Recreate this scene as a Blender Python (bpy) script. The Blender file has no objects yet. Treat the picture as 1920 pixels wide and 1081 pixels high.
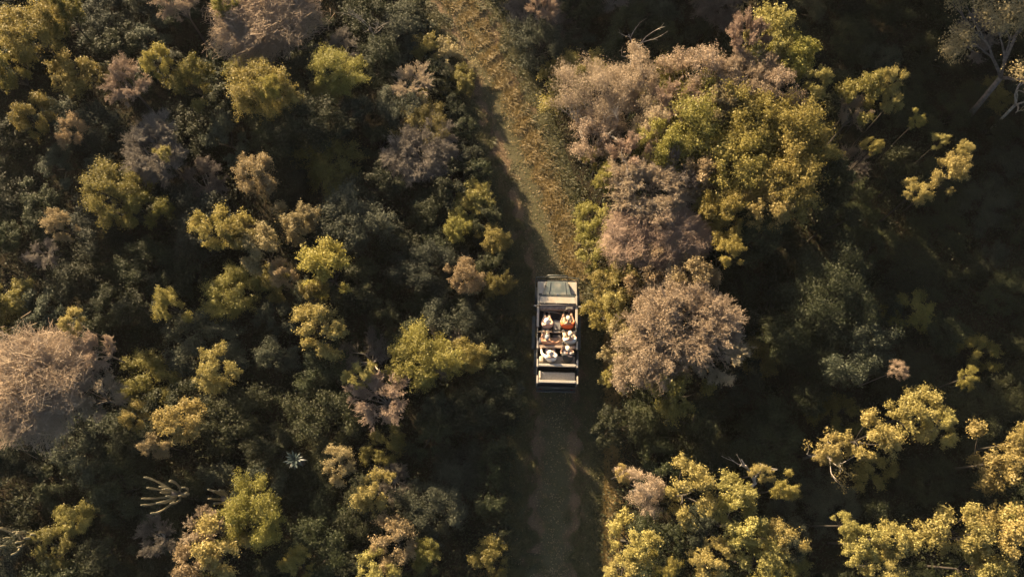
import bpy, bmesh, math, random
import numpy as np
from mathutils import Vector, Matrix, Euler

# ------------------------------------------------------------------ camera, sky, sun, exposure
scene = bpy.context.scene
C = scene.collection
H, TILT, FPX = 38.2, math.radians(15), 1663.0
cam = bpy.data.cameras.new('camera')
cam.sensor_width = 36.0
cam.lens = 36.0 * FPX / 1920.0
cam.clip_end = 1500
cam_o = bpy.data.objects.new('camera', cam)
C.objects.link(cam_o)
cam_o.location = (0, 0, H)
cam_o.rotation_euler = (TILT, 0, 0)
scene.camera = cam_o

SUN_EL, SUN_ROT = math.radians(18.0), math.radians(-37.0)
world = bpy.data.worlds.new('World')
scene.world = world
world.use_nodes = True
wt = world.node_tree
sky = wt.nodes.new('ShaderNodeTexSky')
sky.sky_type = 'NISHITA'
sky.sun_disc = False
sky.sun_elevation = SUN_EL
sky.sun_rotation = SUN_ROT
sky.air_density = 1.0
sky.dust_density = 3.0
sky.ozone_density = 0.7
wt.links.new(sky.outputs[0], wt.nodes['Background'].inputs[0])
wt.nodes['Background'].inputs[1].default_value = 0.05
sl = bpy.data.lights.new('sun', 'SUN')
sl.energy = 5.0
sl.angle = math.radians(0.6)
sl.color = (1.0, 0.75, 0.44)
sun = bpy.data.objects.new('sun', sl)
C.objects.link(sun)
to_sun = Vector((math.sin(SUN_ROT) * math.cos(SUN_EL), math.cos(SUN_ROT) * math.cos(SUN_EL), math.sin(SUN_EL)))
sun.rotation_euler = to_sun.to_track_quat('Z', 'Y').to_euler()
sun.location = (0, 0, 60)
scene.view_settings.view_transform = 'Standard'
scene.view_settings.look = 'None'
scene.view_settings.exposure = 2.3
scene.view_settings.gamma = 1.0
scene.view_settings.use_curve_mapping = False
scene.cycles.max_bounces = 6
scene.cycles.diffuse_bounces = 3
scene.cycles.transmission_bounces = 4

rnd = random.Random(7)
RNG = np.random.default_rng(11)
PI = math.pi


def ray(px, py):
    x = (px - 960) / FPX
    y = -(py - 540.5) / FPX
    c, s = math.cos(TILT), math.sin(TILT)
    return x, y * c + s, y * s - c


def P(px, py, z=0.0):
    d = ray(px, py)
    t = (z - H) / d[2]
    return Vector((d[0] * t, d[1] * t, z))


def mpp(px, py, z):
    """metres per photograph pixel at that place"""
    return ((z - H) / ray(px, py)[2]) / FPX


# ------------------------------------------------------------------ object helpers
def tag(o, label=None, cat=None, group=None, kind=None):
    if label: o['label'] = label
    if cat: o['category'] = cat
    if group: o['group'] = group
    if kind: o['kind'] = kind
    return o


def empty(name, loc, rz=0.0):
    o = bpy.data.objects.new(name, None)
    o.empty_display_size = 0.2
    o.location = loc
    o.rotation_euler = (0, 0, rz)
    C.objects.link(o)
    return o


def link(name, mesh, parent=None, mat=None):
    o = bpy.data.objects.new(name, mesh)
    C.objects.link(o)
    if parent: o.parent = parent
    if mat is not None:
        if len(mesh.materials) == 0:
            mesh.materials.append(mat)
        else:
            o.material_slots[0].link = 'OBJECT'
            o.material_slots[0].material = mat
    return o


def np_mesh(name, verts, faces_flat, nper, smooth=False):
    """fast mesh from arrays, all faces with nper corners"""
    me = bpy.data.meshes.new(name)
    nv, nl = len(verts), len(faces_flat)
    nf = nl // nper
    me.vertices.add(nv)
    me.vertices.foreach_set('co', np.asarray(verts, np.float32).ravel())
    me.loops.add(nl)
    me.loops.foreach_set('vertex_index', np.asarray(faces_flat, np.int32).ravel())
    me.polygons.add(nf)
    me.polygons.foreach_set('loop_start', np.arange(0, nl, nper, dtype=np.int32))
    me.polygons.foreach_set('loop_total', np.full(nf, nper, np.int32))
    if smooth:
        me.polygons.foreach_set('use_smooth', np.ones(nf, bool))
    me.update()
    me.validate()
    return me


class MB:
    """collects shapes for one mesh"""
    def __init__(self):
        self.bm = bmesh.new()

    def box(self, x0, x1, y0, y1, z0, z1, bev=0.0, M=None):
        r = bmesh.ops.create_cube(self.bm, size=1)
        vs = r['verts']
        for v in vs:
            v.co = Vector(((x0 + x1) / 2 + v.co.x * (x1 - x0), (y0 + y1) / 2 + v.co.y * (y1 - y0), (z0 + z1) / 2 + v.co.z * (z1 - z0)))
        if bev > 0:
            es = list({e for v in vs for e in v.link_edges})
            g = bmesh.ops.bevel(self.bm, geom=es, offset=bev, segments=3, profile=0.6, affect='EDGES')
            vs = list({v for f in g['faces'] for v in f.verts} | {v for v in vs if v.is_valid})
        if M is not None:
            bmesh.ops.transform(self.bm, matrix=M, verts=[v for v in vs if v.is_valid])
        return self

    def hexa(self, pts, bev=0.0):
        """8 points: bottom 4 counter clockwise, top 4"""
        vs = [self.bm.verts.new(p) for p in pts]
        fs = []
        for q in ((3, 2, 1, 0), (4, 5, 6, 7), (0, 1, 5, 4), (1, 2, 6, 5), (2, 3, 7, 6), (3, 0, 4, 7)):
            fs.append(self.bm.faces.new([vs[i] for i in q]))
        if bev > 0:
            es = list({e for v in vs for e in v.link_edges})
            bmesh.ops.bevel(self.bm, geom=es, offset=bev, segments=3, profile=0.6, affect='EDGES')
        return self

    def tube(self, pts, r, n=8, closed=False):
        pts = [Vector(p) for p in pts]
        rs = r if isinstance(r, (list, tuple)) else [r] * len(pts)
        rings = []
        m = len(pts)
        ref = Vector((0.13, 0.21, 0.97))
        for i, p in enumerate(pts):
            if closed:
                t = (pts[(i + 1) % m] - pts[i - 1]).normalized()
            else:
                t = (pts[min(i + 1, m - 1)] - pts[max(i - 1, 0)]).normalized()
            a = t.cross(ref)
            if a.length < 0.05: a = t.cross(Vector((1, 0, 0)))
            a.normalize()
            b = t.cross(a)
            rings.append([self.bm.verts.new(p + (a * math.cos(k * 2 * PI / n) + b * math.sin(k * 2 * PI / n)) * rs[i]) for k in range(n)])
        for i in range(m if closed else m - 1):
            A, B = rings[i], rings[(i + 1) % m]
            for k in range(n):
                f = self.bm.faces.new((A[k], A[(k + 1) % n], B[(k + 1) % n], B[k]))
                f.smooth = True
        if not closed:
            self.bm.faces.new(rings[0][::-1])
            self.bm.faces.new(rings[-1])
        return self

    def ball(self, c, rx, ry=None, rz=None, seg=14, ring=9, M=None):
        ry = ry or rx
        rz = rz or rx
        r = bmesh.ops.create_uvsphere(self.bm, u_segments=seg, v_segments=ring, radius=1)
        for v in r['verts']:
            q = Vector((v.co.x * rx, v.co.y * ry, v.co.z * rz))
            if M is not None: q = M @ q
            v.co = q + Vector(c)
            for f in v.link_faces: f.smooth = True
        return self

    def lathe(self, prof, c=(0, 0, 0), axis='x', n=24):
        """prof: (along axis, radius)"""
        rings = []
        for a, r in prof:
            ring = []
            for k in range(n):
                u, w = r * math.cos(2 * PI * k / n), r * math.sin(2 * PI * k / n)
                p = (a, u, w) if axis == 'x' else ((u, a, w) if axis == 'y' else (u, w, a))
                ring.append(self.bm.verts.new(Vector(p) + Vector(c)))
            rings.append(ring)
        for A, B in zip(rings, rings[1:]):
            for k in range(n):
                f = self.bm.faces.new((A[k], A[(k + 1) % n], B[(k + 1) % n], B[k]))
                f.smooth = True
        self.bm.faces.new(rings[0][::-1])
        self.bm.faces.new(rings[-1])
        return self

    def build(self, name, mat, parent=None, loc=None):
        bmesh.ops.recalc_face_normals(self.bm, faces=self.bm.faces)
        me = bpy.data.meshes.new(name)
        self.bm.to_mesh(me)
        self.bm.free()
        me.materials.append(mat)
        o = link(name, me, parent)
        if loc: o.location = loc
        return o


# ------------------------------------------------------------------ materials
def new_mat(name):
    m = bpy.data.materials.new(name)
    m.use_nodes = True
    nt = m.node_tree
    return m, nt, nt.nodes['Principled BSDF'], nt.nodes['Material Output']


def N(nt, t, **kw):
    n = nt.nodes.new(t)
    for k, v in kw.items():
        setattr(n, k, v)
    return n


def ramp(nt, stops):
    r = N(nt, 'ShaderNodeValToRGB')
    el = r.color_ramp.elements
    while len(el) < len(stops): el.new(0.5)
    for e, (p, c) in zip(el, stops):
        e.position = p
        e.color = (*c, 1)
    return r


def leaf_mat(name, cols, trans=0.3, rough=0.45, var=0.35, spec=0.5):
    m, nt, bs, out = new_mat(name)
    geo = N(nt, 'ShaderNodeNewGeometry')
    rp = ramp(nt, [(i / (len(cols) - 1), c) for i, c in enumerate(cols)])
    oi = N(nt, 'ShaderNodeObjectInfo')
    # slow variation inside one crown: some clumps of the plant are paler than others
    tc = N(nt, 'ShaderNodeTexCoord')
    nz = N(nt, 'ShaderNodeTexNoise')
    nz.inputs['Scale'].default_value = 2.3
    nz.inputs['Detail'].default_value = 2
    add = N(nt, 'ShaderNodeVectorMath', operation='ADD')
    cmb = N(nt, 'ShaderNodeCombineXYZ')
    m10 = N(nt, 'ShaderNodeMath', operation='MULTIPLY')
    m10.inputs[1].default_value = 37.0
    nt.links.new(oi.outputs['Random'], m10.inputs[0])
    nt.links.new(m10.outputs[0], cmb.inputs[0])
    nt.links.new(tc.outputs['Object'], add.inputs[0])
    nt.links.new(cmb.outputs[0], add.inputs[1])
    nt.links.new(add.outputs[0], nz.inputs['Vector'])
    mixf = N(nt, 'ShaderNodeMath', operation='MULTIPLY_ADD')
    mixf.inputs[1].default_value = 0.45
    nt.links.new(geo.outputs['Random Per Island'], mixf.inputs[0])
    nsc = N(nt, 'ShaderNodeMapRange')
    nsc.inputs[1].default_value = 0.3
    nsc.inputs[2].default_value = 0.7
    nsc.inputs[3].default_value = 0.0
    nsc.inputs[4].default_value = 0.55
    nt.links.new(nz.outputs[0], nsc.inputs[0])
    nt.links.new(nsc.outputs[0], mixf.inputs[2])
    nt.links.new(mixf.outputs[0], rp.inputs[0])
    hs = N(nt, 'ShaderNodeHueSaturation')
    mr = N(nt, 'ShaderNodeMapRange')
    mr.inputs[3].default_value = 1 - var
    mr.inputs[4].default_value = 1 + var
    nt.links.new(oi.outputs['Random'], mr.inputs[0])
    nt.links.new(mr.outputs[0], hs.inputs['Value'])
    mh = N(nt, 'ShaderNodeMapRange')
    mh.inputs[3].default_value = 0.485
    mh.inputs[4].default_value = 0.515
    fr = N(nt, 'ShaderNodeMath', operation='FRACT')
    nt.links.new(m10.outputs[0], fr.inputs[0])
    nt.links.new(fr.outputs[0], mh.inputs[0])
    nt.links.new(mh.outputs[0], hs.inputs['Hue'])
    nt.links.new(rp.outputs[0], hs.inputs['Color'])
    nt.links.new(hs.outputs[0], bs.inputs['Base Color'])
    bs.inputs['Roughness'].default_value = rough
    bs.inputs['Specular IOR Level'].default_value = spec
    tr = N(nt, 'ShaderNodeBsdfTranslucent')
    nt.links.new(hs.outputs[0], tr.inputs['Color'])
    mx = N(nt, 'ShaderNodeMixShader')
    mx.inputs[0].default_value = trans
    nt.links.new(bs.outputs[0], mx.inputs[1])
    nt.links.new(tr.outputs[0], mx.inputs[2])
    nt.links.new(mx.outputs[0], out.inputs[0])
    return m


def plain(name, col, rough=0.6, metal=0.0, noise=0.12, scale=12.0, bump=0.0, spec=0.5, coat=0.0, dirt=None):
    m, nt, bs, out = new_mat(name)
    tc = N(nt, 'ShaderNodeTexCoord')
    nz = N(nt, 'ShaderNodeTexNoise')
    nz.inputs['Scale'].default_value = scale
    nz.inputs['Detail'].default_value = 6
    nt.links.new(tc.outputs['Object'], nz.inputs['Vector'])
    a = tuple(max(0, c * (1 - noise * 2)) for c in col)
    b = tuple(min(1, c * (1 + noise * 2)) for c in col)
    rp = ramp(nt, [(0.3, a), (0.7, b)])
    nt.links.new(nz.outputs[0], rp.inputs[0])
    colout = rp.outputs[0]
    if dirt:
        n2 = N(nt, 'ShaderNodeTexNoise')
        n2.inputs['Scale'].default_value = 3.1
        n2.inputs['Detail'].default_value = 8
        nt.links.new(tc.outputs['Object'], n2.inputs['Vector'])
        r2 = ramp(nt, [(0.45, (0, 0, 0)), (0.72, (1, 1, 1))])
        nt.links.new(n2.outputs[0], r2.inputs[0])
        mx = N(nt, 'ShaderNodeMix', data_type='RGBA')
        nt.links.new(r2.outputs[0], mx.inputs[0])
        nt.links.new(colout, mx.inputs[6])
        mx.inputs[7].default_value = (*dirt, 1)
        colout = mx.outputs[2]
    nt.links.new(colout, bs.inputs['Base Color'])
    bs.inputs['Roughness'].default_value = rough
    bs.inputs['Metallic'].default_value = metal
    bs.inputs['Specular IOR Level'].default_value = spec
    bs.inputs['Coat Weight'].default_value = coat
    if bump:
        bp = N(nt, 'ShaderNodeBump')
        bp.inputs['Strength'].default_value = bump
        bp.inputs['Distance'].default_value = 0.02
        nt.links.new(nz.outputs[0], bp.inputs['Height'])
        nt.links.new(bp.outputs[0], bs.inputs['Normal'])
    return m


LM = {  # light put into leaf colour: olive, gold, fresh sunlit; dark, teal shaded
    'olive': leaf_mat('sunlit_olive_leaf', [(0.108, 0.098, 0.027), (0.188, 0.162, 0.046), (0.274, 0.230, 0.075)], 0.42, rough=0.5, spec=0.25),
    'gold': leaf_mat('sunlit_gold_leaf', [(0.185, 0.155, 0.052), (0.276, 0.233, 0.080), (0.370, 0.315, 0.123)], 0.42, rough=0.5, var=0.15, spec=0.25),
    'buff': leaf_mat('buff_leaf', [(0.171, 0.132, 0.066), (0.257, 0.199, 0.105), (0.342, 0.274, 0.157)], 0.38, rough=0.55, var=0.15, spec=0.25),
    'dark': leaf_mat('shaded_leaf', [(0.014, 0.019, 0.008), (0.026, 0.031, 0.012), (0.046, 0.049, 0.018)], 0.25, rough=0.6, spec=0.25),
    'teal': leaf_mat('shaded_teal_leaf', [(0.024, 0.030, 0.018), (0.041, 0.047, 0.028), (0.064, 0.068, 0.042)], 0.2, rough=0.65, spec=0.25),
    'cream': leaf_mat('cream_leaf', [(0.228, 0.177, 0.119), (0.306, 0.242, 0.166), (0.388, 0.314, 0.223)], 0.34, rough=0.6, var=0.12, spec=0.2),
    'fresh': leaf_mat('sunlit_fresh_leaf', [(0.148, 0.132, 0.032), (0.234, 0.203, 0.052), (0.319, 0.271, 0.087)], 0.45, rough=0.5, var=0.15, spec=0.25),
    'pink': leaf_mat('dry_pink_twig', [(0.270, 0.200, 0.142), (0.345, 0.265, 0.192), (0.430, 0.340, 0.252)], 0.28, rough=0.8, var=0.10, spec=0.2),
    'straw': leaf_mat('straw_twig', [(0.220, 0.172, 0.112), (0.300, 0.240, 0.160), (0.390, 0.318, 0.220)], 0.28, rough=0.8, var=0.10, spec=0.2),
    'grey': leaf_mat('grey_twig', [(0.095, 0.080, 0.066), (0.150, 0.128, 0.106), (0.215, 0.186, 0.158)], 0.15, rough=0.8, var=0.15, spec=0.2),
}
BARK = plain('bark', (0.030, 0.024, 0.018), 0.9, noise=0.3, scale=9, bump=0.6)
PALE_BARK = plain('pale_bark', (0.27, 0.24, 0.205), 0.85, noise=0.25, scale=7, bump=0.5)
GREY_BARK = plain('grey_bark', (0.12, 0.10, 0.085), 0.9, noise=0.25, scale=8, bump=0.5)


# ------------------------------------------------------------------ foliage prototypes
def unit(v):
    return v / np.maximum(np.linalg.norm(v, axis=1, keepdims=True), 1e-9)


def leaf_quads(pos, nrm, length, width, rng):
    n = len(pos)
    nrm = unit(nrm)
    r = unit(rng.normal(size=(n, 3)))
    t = unit(np.cross(nrm, r))
    b = np.cross(nrm, t)
    L = length[:, None] * 0.5
    W = width[:, None] * 0.5
    lift = nrm * length[:, None] * 0.12
    v = np.empty((n, 4, 3))
    v[:, 0] = pos - t * L
    v[:, 1] = pos + b * W + lift - t * L * 0.1
    v[:, 2] = pos + t * L
    v[:, 3] = pos - b * W + lift - t * L * 0.1
    idx = np.arange(n * 4, dtype=np.int32)
    return v.reshape(-1, 3), idx


def crown_shape(seed, nclump, irregular=0.3):
    rng = np.random.default_rng(seed)
    ph = rng.uniform(0, 2 * PI, 3)
    cl = []
    for i in range(nclump):
        # evenly spread directions with jitter
        u = (i + 0.5) / nclump
        z = 1.0 - u * 1.35 + rng.uniform(-.12, .12)
        z = min(max(z, -0.4), 1.0)
        az = i * 2.39996 + rng.uniform(-.5, .5)
        f = 1 + irregular * (0.6 * math.sin(2 * az + ph[0]) + 0.5 * math.sin(3 * az + ph[1]) + 0.3 * math.sin(5 * az + ph[2]))
        s = math.sqrt(max(0, 1 - z * z))
        rad = rng.uniform(0.50, 0.80) * f
        c = np.array([s * math.cos(az) * rad, s * math.sin(az) * rad, z * rng.uniform(0.45, 0.85)])
        cl.append((c, rng.uniform(0.25, 0.42)))
    return cl, rng


def make_leaf_crown(name, seed, nclump, nleaf, leaf, irregular=0.3):
    cl, rng = crown_shape(seed, nclump, irregular)
    cen, axs, rad = [], [], []
    for c, r in cl:
        # leafy sprays fanning out of every limb end
        k = 13
        out = c / np.linalg.norm(c) * 0.8 + np.array([0, 0, 0.5])
        d = unit(rng.normal(size=(k, 3)) * 0.75 + out)
        for j in range(k):
            cen.append(c + d[j] * r * rng.uniform(0.15, 1.05) + rng.normal(size=3) * r * 0.16)
            axs.append(d[j])
            rad.append(r * rng.uniform(0.20, 0.48))
    cen, axs, rad = np.array(cen), np.array(axs), np.array(rad)
    w = rad ** 2
    which = rng.choice(len(cen), nleaf, p=w / w.sum())
    g = rng.normal(size=(nleaf, 3)) * 0.50
    al = rng.uniform(-1.0, 1.0, (nleaf, 1))
    off = g + axs[which] * al * 0.95
    pos = cen[which] + off * rad[which][:, None]
    nrm = unit(off) * 0.5 + np.array([0, 0, 0.45]) + rng.normal(size=(nleaf, 3)) * 0.5
    L = leaf * rng.uniform(0.55, 1.4, nleaf)
    v, idx = leaf_quads(pos, nrm, L, L * rng.uniform(0.40, 0.60, nleaf), rng)
    me = np_mesh(name, v, idx, 4)
    # limbs reaching into the clumps
    mb = MB()
    base = Vector((0, 0, -1.0))
    for c, r in cl[::2]:
        c = Vector(c)
        mid = base.lerp(c, 0.5) + Vector((rng.uniform(-.1, .1), rng.uniform(-.1, .1), -0.08))
        mb.tube([base, mid, c * 0.97], [0.032, 0.02, 0.007], 5)
    bmesh.ops.recalc_face_normals(mb.bm, faces=mb.bm.faces)
    lm = bpy.data.meshes.new('limb')
    mb.bm.to_mesh(lm)
    mb.bm.free()
    return me, lm


def cones(A, B, ra, rb, n=3):
    """tapered n-sided prisms from A to B as quads; returns verts, idx"""
    m = len(A)
    t = unit(B - A)
    ref = np.tile(np.array([[0.31, 0.17, 0.93]]), (m, 1))
    a = unit(np.cross(t, ref))
    b = np.cross(t, a)
    v = np.empty((m, 2 * n, 3))
    for k in range(n):
        o = a * math.cos(2 * PI * k / n) + b * math.sin(2 * PI * k / n)
        v[:, k] = A + o * ra[:, None]
        v[:, n + k] = B + o * rb[:, None]
    q = np.array([[k, (k + 1) % n, n + (k + 1) % n, n + k] for k in range(n)]).ravel()
    idx = (np.arange(m)[:, None] * 2 * n + q[None, :]).ravel()
    return v.reshape(-1, 3), idx


def make_twig_crown(name, seed, counts=(11, 7, 9, 7), spread=0.9, r0=0.030, upward=0.25, fine=0.005, fuzz=4, fleaf=0.03):
    """leafless crown: limbs > branches > twigs > twiglets; returns (fine twig mesh, limb mesh)"""
    rng = np.random.default_rng(seed)
    base = np.array([0, 0, -1.0])
    ph = rng.uniform(0, 2 * PI, 2)
    segs = []
    n0 = counts[0]
    ends = []
    for i in range(n0):
        az = i * 2.39996 + rng.uniform(-.3, .3)
        z = rng.uniform(0.05, 1.0)
        f = 1 + 0.22 * math.sin(2 * az + ph[0]) + 0.15 * math.sin(3 * az + ph[1])
        s = math.sqrt(1 - z * z * 0.8)
        e = np.array([s * math.cos(az) * 0.62 * f, s * math.sin(az) * 0.62 * f, z * 0.55 - 0.1])
        mid = base * 0.45 + e * 0.5 + rng.normal(size=3) * 0.07
        segs.append((base, mid, r0, r0 * 0.7))
        segs.append((mid, e, r0 * 0.7, r0 * 0.4))
        ends.append((mid, e))
    A = np.array([e[0] for e in ends])
    B = np.array([e[1] for e in ends])
    levels = []
    length = 0.52
    rr = r0 * 0.4
    for lv in range(1, 4):
        k = counts[lv]
        m = len(A)
        t = rng.uniform(0.25 if lv > 1 else 0.3, 1.0, (m, k, 1))
        st = A[:, None] * (1 - t) + B[:, None] * t
        par = unit(B - A)[:, None]
        out = st.copy()
        out[..., 2] += 0.35
        out = out / np.maximum(np.linalg.norm(out, axis=2, keepdims=True), 1e-6)
        d = par * 0.75 + rng.normal(size=(m, k, 3)) * 0.55 + out * 0.6 + np.array([0, 0, upward])
        d = d / np.linalg.norm(d, axis=2, keepdims=True)
        ln = length * rng.uniform(0.5, 1.1, (m, k, 1))
        en = st + d * ln
        A = st.reshape(-1, 3)
        B = en.reshape(-1, 3)
        levels.append((A, B, rr, rr * 0.45))
        rr = max(rr * 0.45, fine)
        length *= 0.56
    vs, ids, off = [], [], 0
    for A, B, ra, rb in levels:
        v, i = cones(A, B, np.full(len(A), ra), np.full(len(A), max(rb, fine * 0.5)), 3)
        vs.append(v)
        ids.append(i + off)
        off += len(v)
    # dry leaflets and seed heads that haze the twig ends
    A, B = levels[-1][0], levels[-1][1]
    per = fuzz
    t = rng.uniform(0.2, 1.05, (len(A), per, 1))
    pos = (A[:, None] * (1 - t) + B[:, None] * t).reshape(-1, 3) + rng.normal(size=(len(A) * per, 3)) * 0.012
    Lf = fleaf * rng.uniform(0.5, 1.4, len(pos))
    v, i = leaf_quads(pos, rng.normal(size=pos.shape) + np.array([0, 0, .4]), Lf, Lf * 0.5, rng)
    vs.append(v); ids.append(i + off)
    me = np_mesh(name, np.concatenate(vs), np.concatenate(ids), 4)
    SA = np.array([s[0] for s in segs]); SB = np.array([s[1] for s in segs])
    v, i = cones(SA, SB, np.array([s[2] for s in segs]), np.array([s[3] for s in segs]), 6)
    lm = np_mesh('limb', v, i, 4)
    return me, lm


def make_dome(name, seed):
    """dense rounded crown of fine bare twigs, all pointing outwards"""
    rng = np.random.default_rng(seed)
    n = 26000
    d = unit(rng.normal(size=(n * 2, 3)))
    d = d[d[:, 2] > -0.35][:n]
    n = len(d)
    az = np.arctan2(d[:, 1], d[:, 0])
    lump = 0.95 + 0.10 * np.sin(3 * az + 1 + d[:, 2] * 4) + 0.09 * np.sin(5 * az + 2 - d[:, 2] * 7) + 0.08 * np.sin(9 * az + d[:, 2] * 11) + 0.06 * np.sin(17 * az - d[:, 2] * 23)
    rad = lump * (1.10 - 0.62 * rng.uniform(0, 1, n) ** 0.8)
    d2 = unit(d + rng.normal(size=(n, 3)) * 0.50 + np.array([0, 0, .15]))
    ln = rng.uniform(.09, .30, n)[:, None]
    B = d * rad[:, None]
    A = B - d2 * ln
    v1, i1 = cones(A, B, np.full(n, .0042), np.full(n, .0022), 3)
    # boughs that carry them
    m = 420
    db = unit(rng.normal(size=(m, 3)) + np.array([0, 0, .5]))
    Bb = db * rng.uniform(.6, .92, m)[:, None]
    Ab = Bb * .25 + np.array([0, 0, -.55])
    mid = (Ab + Bb) / 2 + rng.normal(size=(m, 3)) * .08
    v2, i2 = cones(np.concatenate([Ab, mid]), np.concatenate([mid, Bb]), np.concatenate([np.full(m, .012), np.full(m, .008)]), np.concatenate([np.full(m, .008), np.full(m, .003)]), 4)
    k = rng.integers(0, n, 26000)
    t = rng.uniform(.0, 1.1, (len(k), 1))
    pos = A[k] * (1 - t) + B[k] * t + rng.normal(size=(len(k), 3)) * .010
    L = .026 * rng.uniform(.5, 1.4, len(k))
    v3, i3 = leaf_quads(pos, d[k] + rng.normal(size=pos.shape) * .5, L, L * .5, rng)
    me = np_mesh(name, np.concatenate([v1, v2, v3]), np.concatenate([i1, i2 + len(v1), i3 + len(v1) + len(v2)]), 4)
    mb = MB()
    for j in range(7):
        a = j * 2.4
        mb.tube([(0, 0, -1), (.2 * math.cos(a), .2 * math.sin(a), -.55), (.5 * math.cos(a), .5 * math.sin(a), .05)], [.04, .028, .010], 6)
    lm = bpy.data.meshes.new('limb')
    mb.bm.to_mesh(lm); mb.bm.free()
    return me, lm


def make_trunk(seed):
    rng = random.Random(seed)
    mb = MB()
    pts = [(rng.uniform(-.05, .05) * (i > 0), rng.uniform(-.05, .05) * (i > 0), i / 5) for i in range(6)]
    mb.tube(pts, [1.35, 1.0, 0.9, 0.82, 0.76, 0.7], 8)
    for v in mb.bm.verts:
        h = v.co.z
        c = Vector(pts[min(5, int(round(h * 5)))][:2])
        d = Vector((v.co.x, v.co.y)) - c
        v.co.x, v.co.y = c.x + d.x, c.y + d.y
    me = bpy.data.meshes.new('trunk')
    mb.bm.to_mesh(me)
    mb.bm.free()
    return me


PROTO = {}
PROTO['S'] = [make_leaf_crown('crown', 100 + i, 13, 10500, 0.074, 0.28) for i in range(5)]
PROTO['M'] = [make_leaf_crown('crown', 200 + i, 22, 22000, 0.049, 0.30) for i in range(5)]
PROTO['L'] = [make_leaf_crown('crown', 300 + i, 34, 44000, 0.034, 0.30) for i in range(4)]
PROTO['fineS'] = [make_leaf_crown('crown', 400 + i, 20, 14000, 0.052, 0.28) for i in range(2)]
PROTO['fineL'] = [make_leaf_crown('crown', 420 + i, 36, 42000, 0.030, 0.28) for i in range(2)]
PROTO['twigS'] = [make_twig_crown('crown', 500 + i, (10, 8, 8, 7), fine=0.0050, fuzz=3, fleaf=0.040) for i in range(3)]
PROTO['twigL'] = [make_twig_crown('crown', 520 + i, (22, 11, 10, 9), fine=0.0038, fuzz=3, fleaf=0.030) for i in range(2)]
PROTO['twigdome'] = [make_dome('crown', 540)]
TRUNKS = [make_trunk(40 + i) for i in range(4)]
for k in PROTO:
    for a, b in PROTO[k]:
        a.materials.append(LM['pink'] if k.startswith('twig') else LM['olive'])
        b.materials.append(BARK)
for t in TRUNKS: t.materials.append(BARK)


def set_mat(o, m):
    o.material_slots[0].link = 'OBJECT'
    o.material_slots[0].material = m


def plant_world(x, y, r, top, tone, name, label, cat, group=None, rz=None, squash=0.75, sparse=False, min_base=0.0):
    """one plant: Empty at the ground > trunk, limb, crown"""
    if tone in ('pink', 'grey', 'straw'): squash *= 0.75
    rz_ = max(0.5, r * squash * 0.9, top * (0.25 if tone in ('pink', 'grey', 'straw') else 0.33))
    rz_ = min(rz_, top * 0.60, max(r * 1.4, 0.45))
    zc = top - rz_ * 0.95
    root = empty(name, (x, y, 0), rnd.uniform(0, 2 * PI) if rz is None else rz)
    tag(root, label, cat, group)
    twig = tone in ('pink', 'grey', 'straw')
    if tone == 'pink' and name == 'domed_bare_tree' and r > 1.2: pool = PROTO['twigdome']
    elif twig: pool = PROTO['twigL' if r > 1.35 else 'twigS']
    elif tone in ('cream',): pool = PROTO['fineL' if r > 1.5 else 'fineS']
    else: pool = PROTO['S' if r < 1.2 else ('M' if r < 1.85 else 'L')]
    cm, lm = rnd.choice(pool)
    cr = bpy.data.objects.new('crown', cm)
    cr.parent = root
    cr.location = (0, 0, zc)
    cr.scale = (r * rnd.uniform(.92, 1.08), r * rnd.uniform(.92, 1.08), rz_)
    C.objects.link(cr)
    set_mat(cr, LM[tone])
    li = bpy.data.objects.new('stem' if name == 'shrub' else 'limb', lm)
    li.parent = root
    li.location = (0, 0, zc)
    li.scale = cr.scale
    C.objects.link(li)
    bark = {'pink': GREY_BARK, 'straw': GREY_BARK, 'grey': PALE_BARK, 'cream': GREY_BARK}.get(tone, BARK)
    set_mat(li, bark)
    h = zc - rz_ + 0.04
    if h > 0.12 and name != 'shrub':
        tr = bpy.data.objects.new('trunk', rnd.choice(TRUNKS))
        tr.parent = root
        tr.location = (0, 0, -0.04)
        w = 0.035 * r + 0.015
        tr.scale = (w, w, h + 0.08)
        C.objects.link(tr)
        set_mat(tr, bark)
    return root


def plant(px, py, rpx, top, tone, name, label, cat, group=None, **kw):
    zc = top * 0.72
    p = P(px, py, zc)
    top = corridor_cap(p.x, p.y, top)
    zc = top * 0.72
    p = P(px, py, zc)
    r = rpx * mpp(px, py, zc)
    PLACED.append((p.x, p.y, r, top))
    return plant_world(p.x, p.y, r, top, tone, name, label, cat, group, **kw)


PLACED = []


def corridor_cap(x, y, top):
    """plants are low beside the open upper stretch of the track"""
    td = track_dist(x, y)
    if y > 12.0 and -9 < td < 0:
        a = 0.9 + max(0.0, min(1.0, (22 - y) / 9)) * 0.9
        return min(top, max(0.8, a + 0.5 * (-td - 2.0)))
    return top


# ------------------------------------------------------------------ ground and track
TRACK_PX = [(855, 0), (915, 130), (978, 300), (1022, 450), (1042, 560), (1044, 680), (1044, 800), (1040, 950), (1036, 1081), (1030, 1250)]
TRACK = [P(a, b, 0) for a, b in TRACK_PX]
TRACK = [Vector((-48, 64, 0)), Vector((-17, 37, 0)), Vector((-9.6, 31.0, 0)), Vector((-5.3, 27.4, 0))] + TRACK
TRACK.append(Vector((TRACK[-1].x - 1.0, -40, 0)))


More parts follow.
